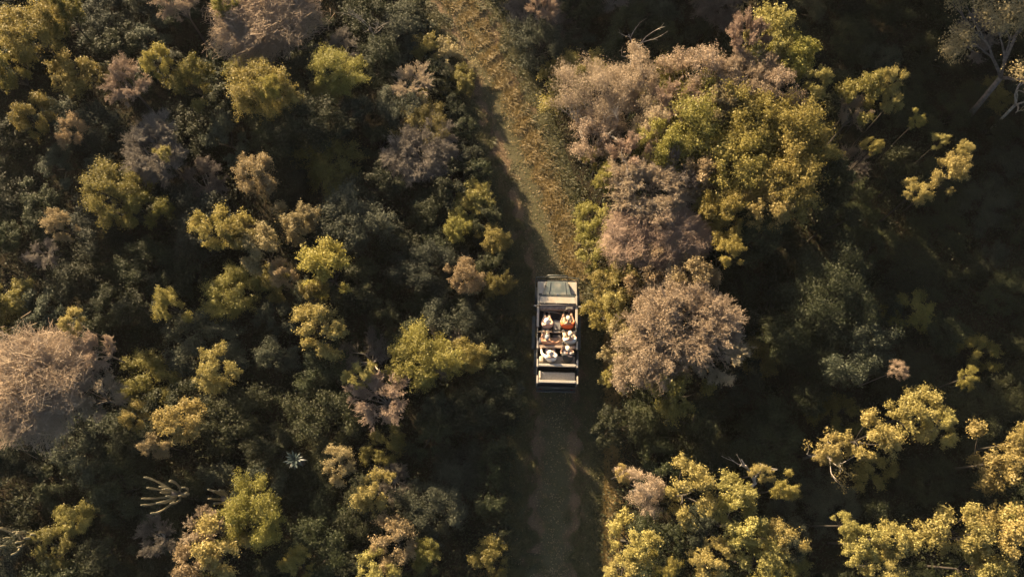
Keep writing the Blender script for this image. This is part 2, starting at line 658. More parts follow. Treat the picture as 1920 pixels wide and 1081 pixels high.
def smooth_line(pts, per=10):
    out = []
    for i in range(len(pts) - 1):
        p0, p1, p2, p3 = pts[max(i - 1, 0)], pts[i], pts[i + 1], pts[min(i + 2, len(pts) - 1)]
        for k in range(per):
            t = k / per
            out.append(0.5 * ((2 * p1) + (p2 - p0) * t + (2 * p0 - 5 * p1 + 4 * p2 - p3) * t * t + (3 * p1 - p0 - 3 * p2 + p3) * t ** 3))
    out.append(pts[-1])
    return out


LINE = smooth_line(TRACK)
LINE_NP = np.array([(p.x, p.y) for p in LINE])


def track_dist(x, y):
    """signed distance from the middle of the track (positive to its right, looking up the picture)"""
    d = LINE_NP - np.array([x, y])
    i = int(np.argmin((d ** 2).sum(1)))
    j = min(max(i, 1), len(LINE_NP) - 2)
    t = LINE_NP[j - 1] - LINE_NP[j + 1]
    t = t / np.linalg.norm(t)
    v = np.array([x, y]) - LINE_NP[i]
    return float(v[0] * t[1] - v[1] * t[0])


def ground_mat():
    m, nt, bs, out = new_mat('leaf_litter_soil')
    tc = N(nt, 'ShaderNodeTexCoord')
    n1 = N(nt, 'ShaderNodeTexNoise'); n1.inputs['Scale'].default_value = 0.8; n1.inputs['Detail'].default_value = 9
    n2 = N(nt, 'ShaderNodeTexNoise'); n2.inputs['Scale'].default_value = 22; n2.inputs['Detail'].default_value = 5
    nt.links.new(tc.outputs['Object'], n1.inputs['Vector'])
    nt.links.new(tc.outputs['Object'], n2.inputs['Vector'])
    r1 = ramp(nt, [(0.35, (0.018, 0.017, 0.009)), (0.55, (0.034, 0.026, 0.015)), (0.7, (0.026, 0.028, 0.012))])
    r2 = ramp(nt, [(0.3, (0.45, 0.45, 0.45)), (0.75, (1.3, 1.3, 1.3))])
    nt.links.new(n1.outputs[0], r1.inputs[0])
    nt.links.new(n2.outputs[0], r2.inputs[0])
    mx = N(nt, 'ShaderNodeMix', data_type='RGBA', blend_type='MULTIPLY')
    mx.inputs[0].default_value = 1
    nt.links.new(r1.outputs[0], mx.inputs[6]); nt.links.new(r2.outputs[0], mx.inputs[7])
    nt.links.new(mx.outputs[2], bs.inputs['Base Color'])
    bs.inputs['Roughness'].default_value = 0.95
    bs.inputs['Specular IOR Level'].default_value = 0.15
    bp = N(nt, 'ShaderNodeBump'); bp.inputs['Distance'].default_value = 0.06
    nt.links.new(n2.outputs[0], bp.inputs['Height']); nt.links.new(bp.outputs[0], bs.inputs['Normal'])
    return m


def track_mat():
    m, nt, bs, out = new_mat('track_earth')
    at = N(nt, 'ShaderNodeAttribute', attribute_name='across')      # metres from the middle line
    tc = N(nt, 'ShaderNodeTexCoord')
    n1 = N(nt, 'ShaderNodeTexNoise'); n1.inputs['Scale'].default_value = 1.3; n1.inputs['Detail'].default_value = 8
    n2 = N(nt, 'ShaderNodeTexNoise'); n2.inputs['Scale'].default_value = 30; n2.inputs['Detail'].default_value = 4
    for n in (n1, n2): nt.links.new(tc.outputs['Object'], n.inputs['Vector'])
    ab = N(nt, 'ShaderNodeMath', operation='ABSOLUTE')
    nt.links.new(at.outputs['Fac'], ab.inputs[0])
    ad = N(nt, 'ShaderNodeMath', operation='MULTIPLY_ADD')
    nt.links.new(n1.outputs[0], ad.inputs[0]); ad.inputs[1].default_value = 1.5; nt.links.new(ab.outputs[0], ad.inputs[2])
    mr = N(nt, 'ShaderNodeMapRange'); mr.inputs[1].default_value = 0.75; mr.inputs[2].default_value = 2.75
    nt.links.new(ad.outputs[0], mr.inputs[0])
    rp = ramp(nt, [(0.0, (0.078, 0.072, 0.036)), (0.25, (0.086, 0.076, 0.042)), (0.38, (0.150, 0.104, 0.064)), (0.52, (0.150, 0.104, 0.064)), (0.66, (0.078, 0.072, 0.036)), (1.0, (0.040, 0.040, 0.020))])
    nt.links.new(mr.outputs[0], rp.inputs[0])
    r2 = ramp(nt, [(0.3, (0.6, 0.6, 0.6)), (0.75, (1.25, 1.25, 1.25))])
    nt.links.new(n2.outputs[0], r2.inputs[0])
    mx = N(nt, 'ShaderNodeMix', data_type='RGBA', blend_type='MULTIPLY'); mx.inputs[0].default_value = 1
    nt.links.new(rp.outputs[0], mx.inputs[6]); nt.links.new(r2.outputs[0], mx.inputs[7])
    nt.links.new(mx.outputs[2], bs.inputs['Base Color'])
    bs.inputs['Roughness'].default_value = 0.95
    bs.inputs['Specular IOR Level'].default_value = 0.15
    bp = N(nt, 'ShaderNodeBump'); bp.inputs['Distance'].default_value = 0.03
    nt.links.new(n2.outputs[0], bp.inputs['Height']); nt.links.new(bp.outputs[0], bs.inputs['Normal'])
    return m


gm = MB()
bmesh.ops.create_grid(gm.bm, x_segments=40, y_segments=40, size=350)
g = gm.build('ground', ground_mat())
tag(g, 'dark soil and leaf litter under the bushes', kind='structure')

ACROSS = [-2.1, -1.7, -1.3, -1.05, -0.8, -0.55, -0.3, 0, 0.3, 0.55, 0.8, 1.05, 1.3, 1.7, 2.1]
PROFILE = [0.004, 0.045, 0.05, 0.022, 0.014, 0.03, 0.07, 0.085, 0.07, 0.03, 0.014, 0.022, 0.05, 0.045, 0.004]
tv, tf, ta = [], [], []
fine_line = smooth_line(LINE, 3)
for i, p in enumerate(fine_line):
    q0, q1 = fine_line[max(i - 1, 0)], fine_line[min(i + 1, len(fine_line) - 1)]
    t = (q0 - q1); t.z = 0; t.normalize()
    side = Vector((t.y, -t.x, 0))
    for a, h in zip(ACROSS, PROFILE):
        v = p + side * a
        tv.append((v.x, v.y, h + (rnd.uniform(-.006, .010) if abs(a) < 2 else 0)))
        ta.append(a)
nA = len(ACROSS)
for i in range(len(fine_line) - 1):
    for k in range(nA - 1):
        tf.append((i * nA + k, (i + 1) * nA + k, (i + 1) * nA + k + 1, i * nA + k + 1))
tme = bpy.data.meshes.new('track')
tme.from_pydata(tv, [], tf)
bmt = bmesh.new(); bmt.from_mesh(tme); bmesh.ops.recalc_face_normals(bmt, faces=bmt.faces)
if sum(f.normal.z for f in bmt.faces) < 0: bmesh.ops.reverse_faces(bmt, faces=bmt.faces)
bmt.to_mesh(tme); bmt.free()
att = tme.attributes.new('across', 'FLOAT', 'POINT')
att.data.foreach_set('value', np.array(ta, np.float32))
for f in tme.polygons: f.use_smooth = True
tag(link('track', tme, None, track_mat()), 'two-rut dirt track with a grassy middle running up the picture', kind='structure')

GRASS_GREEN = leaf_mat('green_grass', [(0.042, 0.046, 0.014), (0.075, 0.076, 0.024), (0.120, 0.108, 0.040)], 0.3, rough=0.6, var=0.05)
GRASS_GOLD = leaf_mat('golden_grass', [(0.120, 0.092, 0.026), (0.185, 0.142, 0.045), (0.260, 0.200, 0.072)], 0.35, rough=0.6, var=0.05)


def grass(name, label, n, sampler, hlo, hhi, mat, seed, width=0.010):
    """one mass of blades; sampler gives (across, keep) per random station along the track"""
    rng = np.random.default_rng(seed)
    L = np.array([(p.x, p.y) for p in fine_line])
    vis = np.where((L[:, 1] > -4) & (L[:, 1] < 29))[0]
    i = rng.choice(vis[1:-1], n)
    f = rng.uniform(0, 1, (n, 1))
    p = L[i] * (1 - f) + L[i + 1] * f
    t = unit(L[i - 1] - L[i + 1])
    side = np.stack([t[:, 1], -t[:, 0]], 1)
    a = sampler(rng, n, p)
    # tufts: pull blades towards tuft centres
    xy = p + side * a[:, None]
    cx, cy = xy[:, 0], xy[:, 1]
    hsh = 0.5 + 0.22 * np.sin(cx * 5.1 + 2.3 * np.sin(cy * 3.3)) + 0.18 * np.sin(cy * 6.7 + 1.9 * np.sin(cx * 4.1 + 1)) + 0.10 * np.sin(cx * 17 + cy * 13)
    hsh = np.clip(hsh + rng.normal(size=n) * 0.10, 0, 1)
    h = rng.uniform(hlo, hhi, n) * (0.35 + 0.9 * hsh)
    keep = (h > hlo * 0.6) & (rng.uniform(0, 1, n) < 0.25 + hsh)
    xy, h = xy[keep], h[keep]
    n = len(h)
    az = rng.uniform(0, 2 * PI, n)
    lean = rng.uniform(0.3, 1.5, n)
    w = width * rng.uniform(0.6, 1.4, n)
    base = np.column_stack([xy, np.full(n, 0.012)])
    dx = np.column_stack([-np.sin(az), np.cos(az), np.zeros(n)])
    dr = np.column_stack([np.cos(az), np.sin(az), np.zeros(n)])
    v = np.empty((n, 5, 3))
    v[:, 0] = base - dx * w[:, None]
    v[:, 1] = base + dx * w[:, None]
    midp = base + dr * (h * lean * 0.35)[:, None]; midp[:, 2] += h * 0.6
    v[:, 2] = midp + dx * w[:, None] * 0.8
    v[:, 3] = midp - dx * w[:, None] * 0.8
    tip = base + dr * (h * lean)[:, None]; tip[:, 2] += h * (1.0 - 0.25 * lean)
    v[:, 4] = tip
    tri = np.array([0, 1, 2, 0, 2, 3, 3, 2, 4])
    idx = (np.arange(n)[:, None] * 5 + tri[None]).ravel()
    me = np_mesh(name, v.reshape(-1, 3), idx, 3)
    o = link(name, me, None, mat)
    tag(o, label, 'grass', kind='stuff')
    return o


grass('middle_grass', 'short green grass on the hump between the two wheel ruts', 80000, lambda r, n, p: r.normal(0, 0.36, n) + 0.10 * np.sin(p[:, 1] * 1.9) + 0.08 * np.sin(p[:, 1] * 4.7), 0.03, 0.12, GRASS_GREEN, 5)
grass('verge_grass', 'green grass and weeds along both edges of the track', 110000,
      lambda r, n, p: np.where(r.uniform(0, 1, n) < 0.5, -1, 1) * (0.92 + 0.16 * np.sin(p[:, 1] * 2.3) + 0.14 * np.sin(p[:, 1] * 5.9 + 1) + np.abs(r.normal(0, 0.60, n))), 0.05, 0.22, GRASS_GREEN, 6)


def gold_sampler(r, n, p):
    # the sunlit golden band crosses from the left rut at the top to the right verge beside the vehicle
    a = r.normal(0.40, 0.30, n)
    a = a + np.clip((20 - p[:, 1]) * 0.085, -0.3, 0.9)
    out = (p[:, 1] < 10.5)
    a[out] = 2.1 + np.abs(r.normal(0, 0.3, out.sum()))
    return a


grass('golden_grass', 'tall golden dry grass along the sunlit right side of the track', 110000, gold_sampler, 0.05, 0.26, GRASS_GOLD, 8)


def litter():
    rng = np.random.default_rng(91)
    L = np.array([(p.x, p.y) for p in fine_line])
    vis = np.where((L[:, 1] > -4) & (L[:, 1] < 29))[0]
    n = 7000
    i = rng.choice(vis[1:-1], n)
    f = rng.uniform(0, 1, (n, 1))
    p = L[i] * (1 - f) + L[i + 1] * f
    t = unit(L[i - 1] - L[i + 1])
    a = rng.normal(0, 1.1, n)
    xy = p + np.stack([t[:, 1], -t[:, 0]], 1) * a[:, None] + rng.normal(size=(n, 2)) * .05
    z = np.interp(a, ACROSS, PROFILE) + 0.018
    ln = rng.uniform(.03, .10, n)
    v, idx = leaf_quads(np.column_stack([xy, z]), np.array([0, 0, 1.0]) + rng.normal(size=(n, 3)) * .25, ln, ln * rng.uniform(.25, .7, n), rng)
    tag(link('leaf_litter', np_mesh('leaf_litter', v, idx, 4), None, LM['buff']), 'dry fallen leaves scattered on the track', 'leaf litter', kind='stuff')


litter()


def undergrowth():
    rng = np.random.default_rng(77)
    n = 210000
    y = rng.uniform(-4, 28.5, n)
    x = rng.uniform(-1, 1, n) * (22.5 + (y + 2) * .16)
    td = np.min(np.hypot(x[:, None] - LINE_NP[None, ::4, 0], y[:, None] - LINE_NP[None, ::4, 1]).astype(np.float32), axis=1) if False else None
    keep = np.ones(n, bool)
    lx = np.interp(y, LINE_NP[::-1, 1], LINE_NP[::-1, 0])
    dx = x - lx
    slope = np.interp(y, [-4, 10, 14, 18, 22, 28], [1, 1, .97, .93, .85, .80])
    d = np.abs(dx) * slope
    lump = 0.5 + 0.25 * np.sin(x * 1.3 + 2 * np.sin(y * .7)) + 0.25 * np.sin(y * 1.7 + 1.5 * np.sin(x * .9 + 1))
    rag = 0.45 * np.sin(y * 2.9 + 2 * np.sin(y * 1.1) + np.sign(dx)) + 0.25 * np.sin(y * 7.1 + np.sign(dx) * 2)
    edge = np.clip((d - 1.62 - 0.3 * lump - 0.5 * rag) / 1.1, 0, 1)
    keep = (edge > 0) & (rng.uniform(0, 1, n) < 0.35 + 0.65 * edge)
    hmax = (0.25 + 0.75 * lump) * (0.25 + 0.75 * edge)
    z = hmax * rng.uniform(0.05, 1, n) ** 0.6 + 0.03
    pos = np.column_stack([x, y, z])[keep]
    m = len(pos)
    L = rng.uniform(.07, .16, m)
    v, idx = leaf_quads(pos, np.array([0, 0, .7]) + rng.normal(size=(m, 3)) * .5, L, L * rng.uniform(.35, .6, m), rng)
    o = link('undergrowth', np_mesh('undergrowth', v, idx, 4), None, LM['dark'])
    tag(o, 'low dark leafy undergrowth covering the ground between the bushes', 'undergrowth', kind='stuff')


undergrowth()
# ------------------------------------------------------------------ the open safari vehicle
TAN = plain('tan_paint', (0.31, 0.28, 0.23), 0.42, noise=0.06, scale=5, dirt=(0.30, 0.24, 0.17), coat=0.2)
TEAL_PAINT = plain('grey_green_paint', (0.075, 0.088, 0.083), 0.34, noise=0.08, scale=4, dirt=(0.17, 0.16, 0.13), coat=0.3)
DARK_PAINT = plain('dark_green_paint', (0.035, 0.045, 0.042), 0.45, noise=0.12, scale=5, dirt=(0.09, 0.075, 0.055))
BLACK = plain('black_steel', (0.022, 0.022, 0.022), 0.42, noise=0.2)
RUBBER = plain('rubber', (0.028, 0.027, 0.026), 0.85, noise=0.2, scale=20, bump=0.3)
STEEL = plain('dull_steel', (0.30, 0.29, 0.27), 0.4, metal=0.8, noise=0.1)
SILVER = plain('mirror_silver', (0.75, 0.74, 0.70), 0.18, metal=1.0, noise=0.03)
FLOOR = plain('dark_floor_mat', (0.030, 0.027, 0.026), 0.8, noise=0.25, scale=10)
DASH = plain('dusty_grey_plastic', (0.13, 0.115, 0.098), 0.35, noise=0.25, scale=9)
SEAT_TAN = plain('tan_canvas', (0.27, 0.20, 0.15), 0.85, noise=0.10, scale=14, bump=0.2)
SEAT_GREY = plain('stone_canvas', (0.29, 0.265, 0.225), 0.8, noise=0.08, scale=14, bump=0.2)
SEAT_DARK = plain('charcoal_canvas', (0.050, 0.046, 0.046), 0.85, noise=0.15, scale=14, bump=0.2)
POST = plain('cream_post', (0.36, 0.315, 0.255), 0.5, noise=0.06)
GLASS = plain('lamp_glass', (0.60, 0.60, 0.58), 0.1, noise=0.03, coat=0.6)
RED = plain('red_lens', (0.30, 0.02, 0.015), 0.2, noise=0.05, coat=0.5)

VO = Vector((1.921, 7.996, 0.02))
VROT = math.radians(-1.47)
veh = empty('safari_vehicle', VO, VROT)
tag(veh, 'open-top safari vehicle with tan wings and three rows of benches, driving up the track', 'vehicle')


def vp(name, mb, mat, parent=veh):
    return mb.build(name, mat, parent)


# lower body
fl = MB().box(-.80, .80, -2.33, 1.15, .58, .64)
vp('floor_pan', fl, FLOOR)
for s in (-1, 1):
    m = MB()
    m.box(min(s * .80, s * .85), max(s * .80, s * .85), -2.33, .17, .56, 1.16, .012)
    vp('side_panel', m, DARK_PAINT)
    m = MB()
    m.box(min(s * .80, s * .86), max(s * .80, s * .86), .19, 1.10, .58, 1.15, .015)
    d = vp('door', m, DARK_PAINT)
    m = MB().box(s * .825 - .05, s * .825 + .05, .20, 1.09, 1.153, 1.20, .018)
    vp('door_cap', m, POST, d)
    m = MB().box(s * .865 - .012, s * .865 + .012, .32, .45, .95, .985, .005)
    vp('handle', m, BLACK, d)
    m = MB().tube([(s * .835, .14, 1.19), (s * .84, -1.0, 1.20), (s * .845, -2.30, 1.20)], .026, 8)
    for y in (.1, -.6, -1.3, -2.0): m.tube([(s * .838, y, 1.15), (s * .838, y, 1.19)], .016, 6)
    vp('side_rail', m, TAN if s < 0 else BLACK)
    m = MB().box(min(s * .90, s * 1.06), max(s * .90, s * 1.06), -.62, .85, .40, .45, .015)
    for y in (-.4, .2, .7): m.box(min(s * .78, s * .92), max(s * .78, s * .92), y - .02, y + .02, .40, .43)
    vp('side_step', m, DARK_PAINT)
    # wheel arches
    for y in (1.62, -1.18):
        m = MB()
        arc = [(s * .90, y + .52 * math.cos(a), .40 + .50 * math.sin(a)) for a in [PI * k / 10 for k in range(11)]]
        for p0, p1 in zip(arc, arc[1:]):
            q = lambda p, x: Vector((x, p[1], p[2]))
            x0, x1 = min(s * .84, s * .955), max(s * .84, s * .955)
            dn = Vector((0, 0, -.03))
            m.hexa([q(p0, x0) + dn, q(p0, x1) + dn, q(p1, x1) + dn, q(p1, x0) + dn, q(p0, x0), q(p0, x1), q(p1, x1), q(p1, x0)])
        vp('wheel_arch', m, DARK_PAINT)
    for y in (1.62, -1.18):
        m = MB().lathe([(-.12, .26), (-.125, .34), (-.10, .395), (-.05, .41), (.05, .41), (.10, .395), (.125, .34), (.12, .26)], (s * .755, y, .41))
        for k in range(24):
            a = 2 * PI * k / 24
            M = Matrix.Translation((s * .755, y, .41)) @ Matrix.Rotation(a, 4, 'X')
            m.box(-.10, .10, -.02, .02, .402, .422, M=M)
        w = vp('wheel', m, RUBBER)
        m = MB().lathe([(-.06, .255), (.0, .255), (s * .10, .255), (s * .085, .2), (s * .07, .09), (s * .10, .07), (s * .11, .03)] if s > 0 else [(.06, .255), (0, .255), (-.10, .255), (-.085, .2), (-.07, .09), (-.10, .07), (-.11, .03)], (s * .755, y, .41))
        vp('rim', m, STEEL, w)
m = MB().box(-.80, .80, -2.375, -2.335, .60, 1.20, .012)
tg = vp('tailgate', m, DARK_PAINT)
vp('handle', MB().box(-.09, .09, -2.40, -2.377, 1.02, 1.06, .008), STEEL, tg)
vp('rear_bumper', MB().box(-.84, .84, -2.48, -2.385, .46, .60, .02), BLACK)
for s in (-1, 1):
    vp('tail_light', MB().lathe([(-2.395, .05), (-2.40, .05), (-2.42, .035)], (s * .66, 0, .82), 'y', 14), RED)
    vp('reflector', MB().box(s * .40 - .10, s * .40 + .10, -2.492, -2.482, .515, .55, .003), SILVER)
for x in (-.45, .45):
    vp('chassis_rail', MB().box(x - .05, x + .05, -2.40, 2.30, .40, .54), BLACK)
for y in (1.62, -1.18):
    vp('axle', MB().tube([(-.70, y, .41), (.70, y, .41)], .05, 8), BLACK)

# front
m = MB().hexa([(-.60, 1.645, .98), (.60, 1.645, .98), (.44, 2.27, .94), (-.44, 2.27, .94), (-.60, 1.645, 1.150), (.60, 1.645, 1.150), (.44, 2.265, 1.075), (-.44, 2.265, 1.075)], .025)
bon = vp('bonnet', m, TEAL_PAINT)


def bz(y): return 1.150 - (y - 1.645) / .62 * .075


for s in (-1, 1):
    x0, x1 = s * .375, s * .305
    m = MB().hexa([(x0 - .022, 1.66, bz(1.66) - .01), (x0 + .022, 1.66, bz(1.66) - .01), (x1 + .018, 2.24, bz(2.24) - .01), (x1 - .018, 2.24, bz(2.24) - .01),
                   (x0 - .016, 1.66, bz(1.66) + .028), (x0 + .016, 1.66, bz(1.66) + .028), (x1 + .013, 2.24, bz(2.24) + .026), (x1 - .013, 2.24, bz(2.24) + .026)], .006)
    vp('bonnet_rib', m, TEAL_PAINT, bon)
    vp('bonnet_catch', MB().box(s * .515 - .018, s * .515 + .018, 2.02, 2.12, 1.0, 1.10, .008).tube([(s * .515, 2.07, 1.10), (s * .49, 2.03, 1.14)], .012, 6), BLACK, bon)
    vp('hinge', MB().box(s * .30 - .04, s * .30 + .04, 1.60, 1.66, 1.152, 1.172, .006), BLACK, bon)
vp('washer_jet', MB().box(-.03, .03, 1.625, 1.66, 1.175, 1.2, .006), SILVER, bon)
for s in (-1, 1):
    a, b, c = s * .615, s * .455, s * .86
    pts = [(a, 1.60, .60), (c, 1.60, .60), (c, 2.29, .60), (b, 2.29, .60), (a, 1.60, .985), (c, 1.60, .985), (c - s * .01, 2.28, .955), (b, 2.28, .955)]
    if s < 0: pts = [pts[i] for i in (1, 0, 3, 2, 5, 4, 7, 6)]
    f = vp('front_wing', MB().hexa(pts, .025), TAN)
    vp('air_vent', MB().box(s * .735 - .065, s * .735 + .065, 1.63, 1.74, .98, .993, .004), BLACK, f)
    vp('indicator', MB().box(s * .80 - .03, s * .80 + .03, 2.29, 2.305, .82, .88, .004), plain('amber_lens', (.45, .16, .02), .2), f)
    hl = vp('headlight', MB().lathe([(2.285, .105), (2.30, .105), (2.305, .09), (2.318, .05)], (s * .655, 0, .76), 'y', 20), GLASS)
    vp('bezel', MB().tube([(s * .655 + .108 * math.cos(t), 2.303, .76 + .108 * math.sin(t)) for t in [2 * PI * k / 20 for k in range(20)]], .012, 6, True), BLACK, hl)
gr = vp('grille', MB().box(-.43, .43, 2.262, 2.30, .60, .93, .008), BLACK)
for k in range(5):
    vp('slat', MB().box(-.41, .41, 2.303, 2.315, .64 + k * .06, .665 + k * .06, .003), DARK_PAINT, gr)
vp('front_bumper', MB().box(-.90, .90, 2.36, 2.46, .46, .60, .02), BLACK)
m = MB()
m.tube([(-.94, 2.18, .70), (-.945, 2.42, .80), (-.93, 2.50, .82), (-.45, 2.53, .82), (.45, 2.53, .82), (.93, 2.48, .82), (.95, 2.40, .80), (.945, 2.16, .70)], .024, 8)
m.tube([(-.47, 2.50, .62), (-.45, 2.53, .98), (-.40, 2.55, 1.02), (.40, 2.55, 1.02), (.45, 2.53, .98), (.47, 2.50, .62)], .026, 8)
m.tube([(-.44, 2.47, .94), (.44, 2.47, .94)], .018, 8)
for x in (-.93, .93): m.tube([(x, 2.48, .82), (x * .95, 2.42, .55)], .022, 8)
vp('bull_bar', m, DARK_PAINT)
m = MB().tube([(-.945, 2.40, .80), (-.955, 1.75, .92), (-.945, 1.12, 1.0)], .02, 8)
vp('brush_rail', m, BLACK)

# scuttle, windscreen base, dashboard
vp('scuttle_vent', MB().box(-.77, .77, 1.565, 1.635, 1.08, 1.185, .012), DARK_PAINT)
m = MB().hexa([(-.77, 1.255, 1.05), (.77, 1.255, 1.05), (.75, 1.56, 1.05), (-.75, 1.56, 1.05), (-.77, 1.255, 1.195), (.77, 1.255, 1.195), (.75, 1.56, 1.172), (-.75, 1.56, 1.172)], .012)
sc = vp('scuttle_panel', m, TAN)
for s in (-1, 1):
    m = MB().box(s * .815 - .04, s * .815 + .04, 1.12, 1.595, .60, 1.20, .02)
    vp('bulkhead_side', m, TAN)
m = MB().box(-.79, .79, 1.21, 1.248, 1.15, 1.285, .008)
ws = vp('windscreen_hinge_frame', m, BLACK)
for x in (-.55, -.05, .48): vp('bolt', MB().ball((x, 1.228, 1.288), .018, seg=8, ring=5), STEEL, ws)
m = MB().tube([(-.76, 1.16, 1.235), (0, 1.175, 1.245), (.76, 1.16, 1.235)], .026, 8)
vp('windscreen_rail', m, POST)
m = MB().hexa([(-.74, .94, 1.0), (.74, .94, 1.0), (.75, 1.15, 1.0), (-.75, 1.15, 1.0), (-.74, .98, 1.13), (.74, .98, 1.13), (.75, 1.15, 1.215), (-.75, 1.15, 1.215)], .035)
for v in m.bm.verts:
    v.co.z += 0.010 * math.sin(v.co.x * 9) + .004 * math.sin(v.co.x * 31 + v.co.y * 40)
da = vp('dashboard', m, DASH)
vp('instrument_binnacle', MB().box(.36, .66, .96, 1.10, 1.16, 1.25, .03), DASH, da)
m = MB().tube([(-.62, .93, 1.02), (-.35, .90, 1.06), (-.05, .88, 1.05), (.22, .82, 1.0)], .012, 6)
vp('grab_rail', m, STEEL, da)
sw = bpy.data.objects.new('steering_wheel', None)
C.objects.link(sw)
sw.parent = veh
sw.location = (.50, .82, 1.16)
sw.rotation_euler = (math.radians(28), 0, 0)
vp('steering_rim', MB().tube([(.215 * math.cos(a), .215 * math.sin(a), 0) for a in [2 * PI * k / 28 for k in range(28)]], .017, 8, True), BLACK, sw)
m = MB().lathe([(-.03, .05), (.01, .055), (.018, .03)], (0, 0, 0), 'z', 14)
vp('steering_hub', m, BLACK, sw)
for a in (PI / 2, PI * 7 / 6, PI * 11 / 6):
    vp('spoke', MB().tube([(.04 * math.cos(a), .04 * math.sin(a), -.005), (.205 * math.cos(a), .205 * math.sin(a), 0)], .013, 6), STEEL, sw)
vp('steering_column', MB().tube([(.50, .84, 1.13), (.50, 1.05, .95)], .03, 8), BLACK)
vp('gear_lever', MB().tube([(.10, .70, .66), (.12, .64, .98)], [.012, .012], 6).ball((.12, .637, 1.0), .025, seg=8, ring=6), BLACK)
for s in (-1, 1):
    m = MB().tube([(s * .83, 1.12, 1.20), (s * .90, 1.10, 1.28)], .01, 6).box(s * .955 - .07, s * .955 + .07, 1.065, 1.105, 1.22, 1.39, .018)
    mi = vp('wing_mirror', m, BLACK)
    vp('mirror_glass', MB().box(s * .955 - .058, s * .955 + .058, 1.058, 1.063, 1.235, 1.375), SILVER, mi)
    vp('mirror_cap', MB().box(s * .955 - .062, s * .955 + .062, 1.07, 1.10, 1.391, 1.399, .003), POST, mi)

# front seats, centre box, bar behind them
for x in (-.44, .44):
    f = vp('front_seat', MB().box(x - .25, x + .25, .12, .55, .68, .90, .04), SEAT_DARK)
    vp('seat_back', MB().hexa([(x - .24, .02, .88), (x + .24, .02, .88), (x + .24, .14, .88), (x - .24, .14, .88), (x - .22, -.01, 1.36), (x + .22, -.01, 1.36), (x + .22, .075, 1.36), (x - .22, .075, 1.36)], .03), SEAT_DARK, f)
vp('centre_box', MB().box(-.16, .16, .13, .56, .66, .98, .025), plain('grey_lid', (.125, .125, .12), .5))
m = MB().tube([(-.82, -.065, 1.19), (-.80, -.065, 1.42), (-.74, -.065, 1.46), (.74, -.065, 1.46), (.80, -.065, 1.42), (.82, -.065, 1.19)], .024, 8)
cb = vp('cross_bar', m, plain('brown_bar', (.12, .085, .06), .5))
vp('grip', MB().tube([(-.15, -.065, 1.46), (.14, -.065, 1.46)], .034, 8), POST, cb)
vp('foot_box', MB().box(-.17, .19, -.24, -.10, .645, 1.02, .02), plain('purple_grey_box', (.085, .075, .078), .6))

# the three tiered benches
BENCH = [(-.735, 1.66, 1.17, -.66, -.26, SEAT_TAN, SEAT_TAN), (-1.55, 1.87, 1.40, -1.47, -1.08, SEAT_GREY, SEAT_GREY), (-2.26, 2.02, 1.62, -2.17, -1.80, SEAT_GREY, SEAT_GREY)]
for k, (yb, zt, zs, y0, y1, mc, mbk) in enumerate(BENCH):
    m = MB().box(-.79, .79, y0 - .10, y1 - .04, .645, zs - .125)
    b = vp('bench', m, FLOOR)
    m = MB().box(-.75, .75, y0, y1, zs - .12, zs, .04)
    vp('cushion', m, mc, b)
    m = MB().hexa([(-.77, yb + .02, zs - .1), (.77, yb + .02, zs - .1), (.77, yb + .09, zs - .1), (-.77, yb + .09, zs - .1), (-.78, yb - .06, zt), (.78, yb - .06, zt), (.78, yb + .055, zt), (-.78, yb + .055, zt)], .025)
    vp('backrest', m, mbk, b)
    for s in (-1, 1):
        m = MB().box(s * .825 - .03, s * .825 + .03, yb - .08, yb + .24, zt - .055, zt + .012, .012)
        m.tube([(s * .825, yb + .21, zt - .04), (s * .825, yb + .21, zs - .3)], .02, 8)
        m.tube([(s * .825, yb - .04, zt - .04), (s * .825, yb - .04, 1.16)], .024, 8)
        vp('end_post', m, POST, b)
        vp('bolt', MB().ball((s * .74, yb - .005, zt + .004), .016, seg=8, ring=5), STEEL, b)
    if k == 2:
        vp('armrest', MB().box(-.755, -.655, y0 + .06, y1 + .03, zs + .01, zs + .13, .05), POST, b)
        m = MB().box(-.73, .73, yb - .052, yb + .046, zt + .002, zt + .03, .012)
        vp('top_pad', m, SEAT_GREY, b)

# ------------------------------------------------------------------ people
SKINS = [plain('fair_skin', (.40, .25, .175), .5, noise=.05), plain('tanned_skin', (.33, .185, .115), .5, noise=.05), plain('brown_skin', (.26, .145, .095), .5, noise=.05)]
EYE = plain('eye', (.03, .025, .02), .2)


def cloth(name, col, n=.10): return plain(name, col, .85, noise=n, scale=22, bump=0.35)


def skin_mesh(joints, edges, root, sub=2):
    """one continuous surface over a skeleton: joints name -> (position, radius or (rx, ry))"""
    names = list(joints)
    me = bpy.data.meshes.new('skeleton')
    me.from_pydata([joints[n][0] for n in names], [(names.index(a), names.index(b)) for a, b in edges], [])
    o = bpy.data.objects.new('skeleton', me)
    C.objects.link(o)
    mod = o.modifiers.new('skin', 'SKIN')
    mod.use_smooth_shade = True
    if not me.skin_vertices:
        bm = bmesh.new(); bm.from_mesh(me); bm.verts.layers.skin.verify(); bm.to_mesh(me); bm.free()
    for i, n in enumerate(names):
        r = joints[n][1]
        sv = me.skin_vertices[0].data[i]
        sv.radius = r if isinstance(r, tuple) else (r, r)
        sv.use_root = (n == root)
    ss = o.modifiers.new('sub', 'SUBSURF')
    ss.levels = ss.render_levels = sub
    dg = bpy.context.evaluated_depsgraph_get()
    dg.update()
    res = bpy.data.meshes.new_from_object(o.evaluated_get(dg))
    res.name = 'garment'
    bpy.data.objects.remove(o)
    bpy.data.meshes.remove(me)
    for f in res.polygons: f.use_smooth = True
    return res


